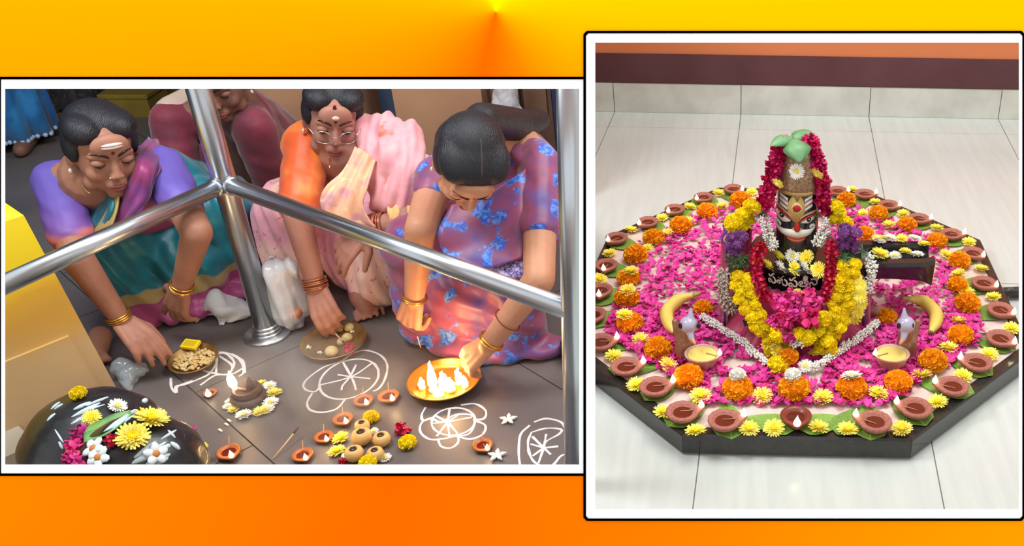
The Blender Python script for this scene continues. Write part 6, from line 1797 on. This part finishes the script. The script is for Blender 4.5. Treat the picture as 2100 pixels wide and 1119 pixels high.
for (px, py, k, s) in ((480, 838, 'y', .015), (500, 850, 'w', .019), (535, 843, 'y', .019), (555, 825, 'w', .019), (562, 805, 'y', .019), (535, 785, 'y', .014), (472, 822, 'w', .013), (553, 790, 'w', .016), (548, 838, 'w', .018), (467, 832, 'w', .012)):
    q = Z(px, py, .006); q.z = .001
    place_flower('yellow_chrysanthemum' if k == 'y' else 'white_chrysanthemum', ME_YEL if k == 'y' else ME_WHI, q, s, ('yellow' if k == 'y' else 'cream') + ' chrysanthemum in the ring round the dark tiered lamp', 'flower', ('yellow' if k == 'y' else 'cream') + ' flowers round the tiered lamp')
# little lamp flame on the slab
p = Z(432, 810, 0); p.z = 0
place_diya('clay_lamp', ME_SD, p, .017, -1.2, 'tiny clay lamp flaring on the slab edge beside the tiered lamp', None, fl=.95)
# scooped-fruit lamps
M_AM = mat('gooseberry_skin', S(214, 170, 100), .45, color2=S(226, 186, 120), nscale=20)
for (px, py, r) in ((743, 873, .018), (743, 898, .024), (783, 902, .021), (727, 932, .022), (770, 932, .020)):
    p = Z(px, py, .014); p.z = 0
    mb = MB(); mb.lathe([(0, 0), (r * .55, 0), (r * .92, r * .45), (r, r * .85), (r * .85, r * 1.3), (r * .52, r * 1.52), (r * .40, r * 1.42), (0, r * 1.30)], 28, p)
    o = mb.build('fruit_lamp', M_AM, loc=p); tag(o, 'pale yellow scooped fruit lamp with a dark seed of ghee in the middle', 'fruit lamp', 'fruit lamps in the cluster')
    mb = MB(); mb.ell(p + V((0, 0, r * 1.42)), (r * .42, r * .42, r * .2), nu=12, nv=8); mb.build('dark_filling', mat('dark_ghee', S(60, 40, 30), .25), o)
# flowers round them
for (px, py, me, s, lab, nm) in ((760, 856, ME_GY[0], .019, 'bright yellow chrysanthemum tuft behind the fruit lamps', 'yellow_marigold'), (836, 910, ME_GY[0], .021, 'bright yellow chrysanthemum tuft lying next to the pink rose', 'yellow_marigold'), (757, 950, ME_GY[0], .021, 'bright yellow tuft in front of the fruit lamps', 'yellow_marigold'), (823, 880, ME_HOT[0], .020, 'single pink rose bloom lying on the dark floor', 'pink_rose'),
                                (698, 895, ME_YEL, .020, 'pale yellow chrysanthemum against the fruit lamps', 'yellow_chrysanthemum'), (690, 922, ME_YEL, .020, 'warm-lit yellow chrysanthemum near the lamp arc end', 'yellow_chrysanthemum'), (766, 880, ME_WHI, .012, 'tiny white flower between two fruit lamps', 'white_chrysanthemum'), (790, 935, ME_WHI, .014, 'small white flower beside the yellow tuft', 'white_chrysanthemum'), (702, 943, ME_CRIM[0], .010, 'scrap of crimson petal beside the yellow chrysanthemum', 'crimson_petal'), (710, 930, ME_WHI, .012, 'small cream flower touching the crimson petal scrap', 'white_chrysanthemum')):
    p = Z(px, py, .01); p.z = .001; place_flower(nm, me, p, s, lab, 'flower', None)
# fallen jasmine
for (px, py, lab) in ((1043, 864, 'white five-petalled flower fallen on the dark floor near the post'), (1020, 938, 'white five-petalled flower fallen beside the lone lamp')):
    p = Z(px, py, 0); p.z = .001
    mb = MB()
    for k in range(5):
        a = k * 1.257 + .4; d = V((math.cos(a), math.sin(a), .35)).normalized(); mb.tube([p + V((0, 0, .004)), p + d * .012 + V((0, 0, .003)), p + d * .024], [.002, .0055, .001], 6)
    mb.tube([p + V((0, 0, .004)), p + V((.003, .012, .010))], .0022, 5)
    o = mb.build('fallen_flower', M_JAS); tag(o, lab, 'flower', 'fallen white flowers')
# incense sticks and scraps
stick(Z(560, 940, .004), Z(612, 876, .03), 'thin grey incense stick lying across the slab joint')
for (px, py) in ((465, 870), (470, 862), (452, 882)):
    a = Z(px, py, .002); mb = MB(); mb.box(a, (.014, .005, .003), Matrix.Rotation(-.6, 3, 'Z')); o = mb.build('broken_stick', mat('pale_stick', S(220, 206, 186), .8), smooth=False); tag(o, 'short pale broken stick on the slab', 'stick', 'broken sticks')
p = Z(412, 915, 0)
for k, (px, py, me, s, lab) in enumerate(((426, 938, ME_WHI, .017, 'white chrysanthemum at the foot of the black stone'), (408, 912, ME_YEL, .016, 'yellow chrysanthemum sliding down the side of the black stone'), (392, 882, ME_PROSE[0], .012, 'small pink bud stuck to the side of the black stone'))):
    q = Z(px, py, .05); q.z = .04 if k else .002; place_flower(['white_chrysanthemum', 'yellow_chrysanthemum', 'pink_bud'][k], me, q, s, lab, 'flower', None)

# ------------------------------------------------------------------ bags and crumpled cloth
def crumple(name, label, cat, prims, m, voxel, amp, fr, seed=0, loc=None):
    mb = MB(); prims(mb)
    def f(co, no):
        a = noise.noise(co * fr + V((seed, 0, 0))); b = noise.noise(co * fr * 2.3 + V((0, seed, 0)))
        return no * (amp * (abs(a) * 1.6 - .4) + amp * .5 * abs(b))
    o = blob_obj(name, mb, m, voxel, smooth_it=3, disp=f, loc=loc); tag(o, label, cat)
    return o
M_TISS = mat('white_cloth', S(226, 232, 236), .75, sheen=.2)
tr = empty('crumpled_cloth', Z(455, 640, 0)); tag(tr, 'crumpled white cloth on the floor between the woman in teal and the post', 'cloth')
drape('sheet', [[Z(392, 612, .012), Z(425, 592, .02), Z(455, 592, .02), Z(480, 606, .02), Z(522, 622, .012)],
                [Z(394, 630, .03), Z(428, 606, .06), Z(462, 612, .055), Z(488, 626, .03), Z(523, 632, .025)],
                [Z(398, 648, .025), Z(430, 632, .045), Z(462, 634, .05), Z(490, 640, .022), Z(523, 642, .016)],
                [Z(402, 662, .004), Z(436, 650, .008), Z(455, 660, .004), Z(488, 656, .004), Z(522, 648, .004)]], M_TISS, tr, 40, 50, .006, 7, .003, 0, .016)
drape('torn_end', [[Z(440, 645, .02), Z(462, 648, .02)], [Z(446, 655, .01), Z(462, 657, .01)], [Z(450, 666, .003), Z(458, 666, .003)]], M_TISS, tr, 10, 8, .002, 4, .002)
M_BAG = mat('milky_plastic', S(220, 228, 238), .22, color2=S(240, 244, 248), nscale=12, alpha=.62, coat=.5)
def bag(mb):
    mb.cap(Z(572, 562, .17), Z(592, 630, .06), .045, .058); mb.ell(Z(590, 610, .07), (.062, .045, .07)); mb.cap(Z(600, 635, .04), Z(614, 664, .014), .034, .014); mb.cap(Z(560, 556, .17), Z(588, 550, .19), .03, .03)
mb_ = MB(); bag(mb_); bg = blob_obj('plastic_bag', mb_, M_BAG, .004, smooth_it=5, disp=folds((1, .3, .25), .007, 100, 1.6)); tag(bg, 'milky plastic carrier bag slumped against the pink sari beside the post', 'bag')
for pts in ([(552, 560, .17), (548, 535, .21), (556, 526, .22), (566, 536, .2), (566, 558, .17)], [(576, 552, .19), (586, 545, .2), (604, 556, .19), (610, 572, .16)]):
    mb = MB(); mb.tube(catmull([Z(*p) for p in pts], 14), .006, 6, flat=.4); mb.build('handle', M_BAG, bg)
p = Z(609, 632, .06); mb = MB(); mb.ell(p + V((0, -.02, 0)), .022, nu=14, nv=10); o = mb.build('orange_fruit', mat('fruit_orange', S(232, 150, 110), .5)); tag(o, 'orange fruit showing through the milky plastic bag', 'fruit')
M_CLR = mat('clear_plastic', S(190, 206, 214), .12, alpha=.42, coat=.8)
def pk_(mb):
    mb.cap(Z(245, 755, .03), Z(290, 757, .03), .022, .018); mb.cap(Z(262, 765, .02), Z(264, 795, .006), .03, .010)
crumple('plastic_packet', 'clear plastic packet crumpled against the yellow plinth', 'bag', pk_, M_CLR, .003, .009, 20, 5)
def wb(mb):
    mb.cap(V((-.80, 3.30, .30)), V((-.79, 3.29, .42)), .05, .03); mb.ell((-.80, 3.30, .25), (.06, .04, .07))
o = crumple('plastic_bag', 'small white plastic bag hanging behind the bowed head', 'bag', wb, M_BAG, .005, .010, 14, 8)
mb = MB(); mb.tube([V((-.79, 3.29, .42)), V((-.785, 3.36, .62))], .004, 6); mb.build('handle', M_BAG, o)

# ------------------------------------------------------------------ mustard blocks at the back
for (px, py, w, d, h, lab) in ((285, 226, .20, .16, .10, 'mustard yellow low block behind the woman in teal'), (335, 200, .12, .14, .10, 'mustard yellow low block beside the maroon sari')):
    c = Z(px, py, 0); c.z = 0
    root = empty('yellow_block', c); tag(root, lab, 'block', 'mustard blocks')
    m_ = mat('mustard_paint', S(146, 124, 40), .7, color2=S(126, 106, 40), nscale=8)
    mb = MB(); mb.box(c + V((0, 0, h / 2 - .01)), (w, d, h - .02)); mb.build('body', m_, root, smooth=False)
    mb = MB(); mb.box(c + V((0, 0, h - .01)), (w + .012, d + .012, .02)); o = mb.build('cap', m_, root, smooth=False); md = o.modifiers.new('bevel', 'BEVEL'); md.width = .004; md.segments = 2

# ------------------------------------------------------------------ flower-decked black stone in the foreground
def black_stone():
    stone = mat('oily_black_stone', S(22, 24, 28), .35, color2=S(38, 40, 44), nscale=18, bump=.25, bscale=60, coat=.2)
    B = D(215, 960, 2.04); B.z = 0
    C2 = D(292, 985, 1.86); C2.z = 0
    root = empty('black_stone', B); tag(root, 'rounded black stone lingam smeared with white ash and flowers', 'idol')
    mb = MB(); mb.cap(B + V((0, 0, .05)), B + V((0, .0, .16)), .155, .145, n=40); mb.cap(B, B + V((0, 0, .08)), .16, .16, n=40); blob_obj('rear_dome', mb, stone, .007, root)
    mb = MB(); mb.cap(C2 + V((0, 0, .04)), C2 + V((0, 0, .265)), .105, .098, n=40); mb.ell(C2 + V((.02, .01, .25)), (.10, .10, .10)); blob_obj('front_dome', mb, stone, .007, root)
    def on(px, py, extra=0.0):
        # first hit of the picture ray on one of the two domes (they are simple capsules)
        o_ = V((0, 0, CAM_H)); d = ray(px, py).normalized(); best = None
        for cen, rr_, rad in ((B, .16, .145), (C2, .265, .098), (C2 + V((.02, .01, -.015)), .265, .10)):
            t = 1.2
            while t < 3.2:
                p = o_ + d * t; zc = min(max(p.z, 0), cen.z + rr_)
                if (p - V((cen.x, cen.y, zc))).length < rad + .001:
                    if best is None or t < best[0]: best = (t, (p - V((cen.x, cen.y, zc))).normalized(), p)
                    break
                t += .002
        if best is None: return None
        return best[2] + best[1] * extra, best[1]
    ash = mat('wet_ash_paste', S(206, 224, 232), .8, color2=S(180, 200, 210), nscale=40)
    def smear(a, b, w):
        path = [on(a[0] + (b[0] - a[0]) * k / 7, a[1] + (b[1] - a[1]) * k / 7, -w * .62) for k in range(8)]
        path = [q[0] for q in path if q]
        if len(path) > 2:
            mb = MB(); k = len(path); mb.tube(path, [w * (.35 + .65 * math.sin(PI * min(1, (i + .4) / k))) for i in range(k)], 7); mb.build('ash_smear', ash, root)
    for a, b, w in (((103, 838), (122, 822), .004), ((110, 838), (128, 826), .003), ((144, 855), (205, 824), .006), ((145, 868), (200, 838), .005), ((162, 874), (190, 852), .004), ((160, 845), (215, 828), .003), ((208, 886), (280, 838), .008), ((228, 880), (275, 848), .005), ((296, 822), (302, 816), .006),
                    ((275, 938), (325, 900), .005), ((270, 950), (350, 910), .008), ((300, 952), (350, 930), .007), ((285, 945), (340, 905), .004), ((322, 950), (345, 938), .005), ((120, 905), (128, 920), .003), ((112, 880), (130, 908), .002), ((345, 880), (360, 896), .003), ((330, 900), (362, 880), .003), ((150, 838), (185, 822), .005), ((95, 862), (112, 846), .004), ((176, 830), (222, 812), .004), ((352, 905), (370, 920), .005)): smear(a, b, w)
    def stick_on(px, py, me, s, nm, lab, grp=None, off=.0):
        q = on(px, py, off)
        if not q: return
        p, n = q
        o = place_flower(nm, me, p, s, lab, 'flower', grp)
        o.rotation_euler = n.to_track_quat('Z', 'Y').to_euler()
    Ys, Ws = 'yellow_chrysanthemum', 'white_chrysanthemum'
    for px, py, s in ((135, 804, .016), (150, 800, .017), (163, 814, .016)): stick_on(px, py, ME_GY[0], s, 'yellow_marigold', 'yellow flower tuft on top of the rear black dome', 'yellow tufts on the rear dome')
    stick_on(240, 835, ME_WHI, .017, Ws, 'white chrysanthemum lying between the two black domes'); stick_on(188, 858, ME_YEL, .017, Ys, 'pale yellow chrysanthemum beside the green leaf on the black stone')
    stick_on(308, 864, ME_YEL, .029, Ys, 'large yellow chrysanthemum higher on the front black dome'); stick_on(272, 899, ME_YEL, .028, Ys, 'large yellow chrysanthemum next to the red petal on the front dome')
    stick_on(231, 906, ME_CRIM[0], .012, 'crimson_petal', 'round crimson petal between white flower and yellow chrysanthemum')
    for px, py in ((165, 890), (155, 912), (150, 938), (168, 948), (162, 925)): stick_on(px, py, ME_PROSE[1], .017, 'pink_rose', 'deep pink rose stuck to the side of the rear black dome', 'pink roses on the rear dome')
    wp = mat('white_waxy_petal', S(226, 240, 244), .5); oc = mat('orange_flower_eye', S(196, 132, 70), .7)
    for (px, py, off) in ((195, 920, (1, -.3)), (330, 828, (.6, -.6)), (318, 931, (.8, .3)), (205, 938, (.4, -.9)), (345, 845, (.5, -.5))):
        q = on(px, py, .001)
        if not q: continue
        p, n = q; t1 = n.orthogonal().normalized(); t2 = n.cross(t1)
        mb = MB()
        for k in range(5):
            a = k * 1.257 + px; d = t1 * math.cos(a) + t2 * math.sin(a)
            mb.ell(p + d * .012 + n * .003, (.0105, .008, .0035), rot=Matrix((d.to_tuple(), n.cross(d).to_tuple(), n.to_tuple())).transposed(), nu=8, nv=6)
        o = mb.build('waxy_flower', wp, loc=p); tag(o, 'white waxy flower with an orange eye stuck on the black stone', 'flower', 'waxy flowers on the black stone')
        mb = MB(); mb.ell(p + n * .004, (.0075, .0075, .004), rot=Matrix((t1.to_tuple(), t2.to_tuple(), n.to_tuple())).transposed(), nu=10, nv=8); mb.build('flower_eye', oc, o)
    # folded green leaf
    pts = [on(x, y, .003) for x, y in ((182, 872), (205, 862), (235, 848), (266, 842))]
    pts2 = [on(x, y, .004) for x, y in ((176, 908), (205, 900), (240, 880), (272, 850))]
    if all(pts) and all(pts2):
        mb = MB(); a = catmull([q[0] for q in pts], 14); b = catmull([q[0] for q in pts2], 14)
        rows = [[a[i].lerp(b[i], k / 4) + V((0, -.004 * math.sin(PI * k / 4), .004 * math.sin(PI * k / 4))) for k in range(5)] for i in range(14)]
        mb.grid(rows); o = mb.build('green_leaf', mat('fresh_leaf_green', S(96, 160, 100), .45, color2=S(120, 184, 116), nscale=20)); tag(o, 'folded green leaf lying across the black stone', 'leaf')
        md = o.modifiers.new('thickness', 'SOLIDIFY'); md.thickness = .0015
        m2 = MB(); m2.tube([a[i].lerp(b[i], .5) + V((0, -.005, .005)) for i in range(14)], .0012, 5); m2.build('midrib', M_LVEIN, o)
black_stone()

# ------------------------------------------------------------------ dark handbag behind, and the smoke over the lamps
def hb(mb):
    c = Z(546, 372, 0); mb.cap(c + V((-.07, 0, .05)), c + V((.07, 0, .05)), .05, .05); mb.cap(c + V((-.05, 0, .10)), c + V((.05, 0, .10)), .035)
o = crumple('handbag', 'dark handbag on the floor at the foot of the tan pillar', 'bag', hb, mat('dark_bag_cloth', S(50, 46, 56), .7), .008, .008, 14, 2)
def smoke():
    t = NT('lamp_smoke'); t.t.nodes.remove(t.b)
    pv = t.n('ShaderNodeVolumePrincipled'); pv.inputs['Color'].default_value = (.96, .95, .96, 1)
    n = t.ramp(t.noise(5.5, 3.0, dist=.6), [(.42, (0, 0, 0, 1)), (.75, (1, 1, 1, 1))])
    ob = t.obj(); ln = t.n('ShaderNodeVectorMath', operation='LENGTH'); sc = t.n('ShaderNodeVectorMath', operation='MULTIPLY'); sc.inputs[1].default_value = (1 / .30, 1 / .17, 1 / .10)
    sb = t.n('ShaderNodeVectorMath', operation='SUBTRACT'); sb.inputs[1].default_value = (0, 0, .10)
    t.l(ob, sb.inputs[0]); t.l(sb.outputs[0], sc.inputs[0]); t.l(sc.outputs[0], ln.inputs[0])
    fall = t.math('MAXIMUM', t.math('SUBTRACT', 1.0, ln.outputs['Value']), 0.0)
    t.l(t.math('MULTIPLY', t.math('MULTIPLY', n, fall), 16.0), pv.inputs['Density'])
    t.l(pv.outputs[0], t.out.inputs['Volume'])
    c = Z(610, 850, 0)
    mb = MB(); mb.ell(c + V((0, 0, .10)), (.30, .17, .098), nu=24, nv=14)
    o = mb.build('smoke_haze', t.mat, loc=c); tag(o, 'thin pale smoke drifting over the lamps on the floor', 'smoke', kind='stuff')
smoke()
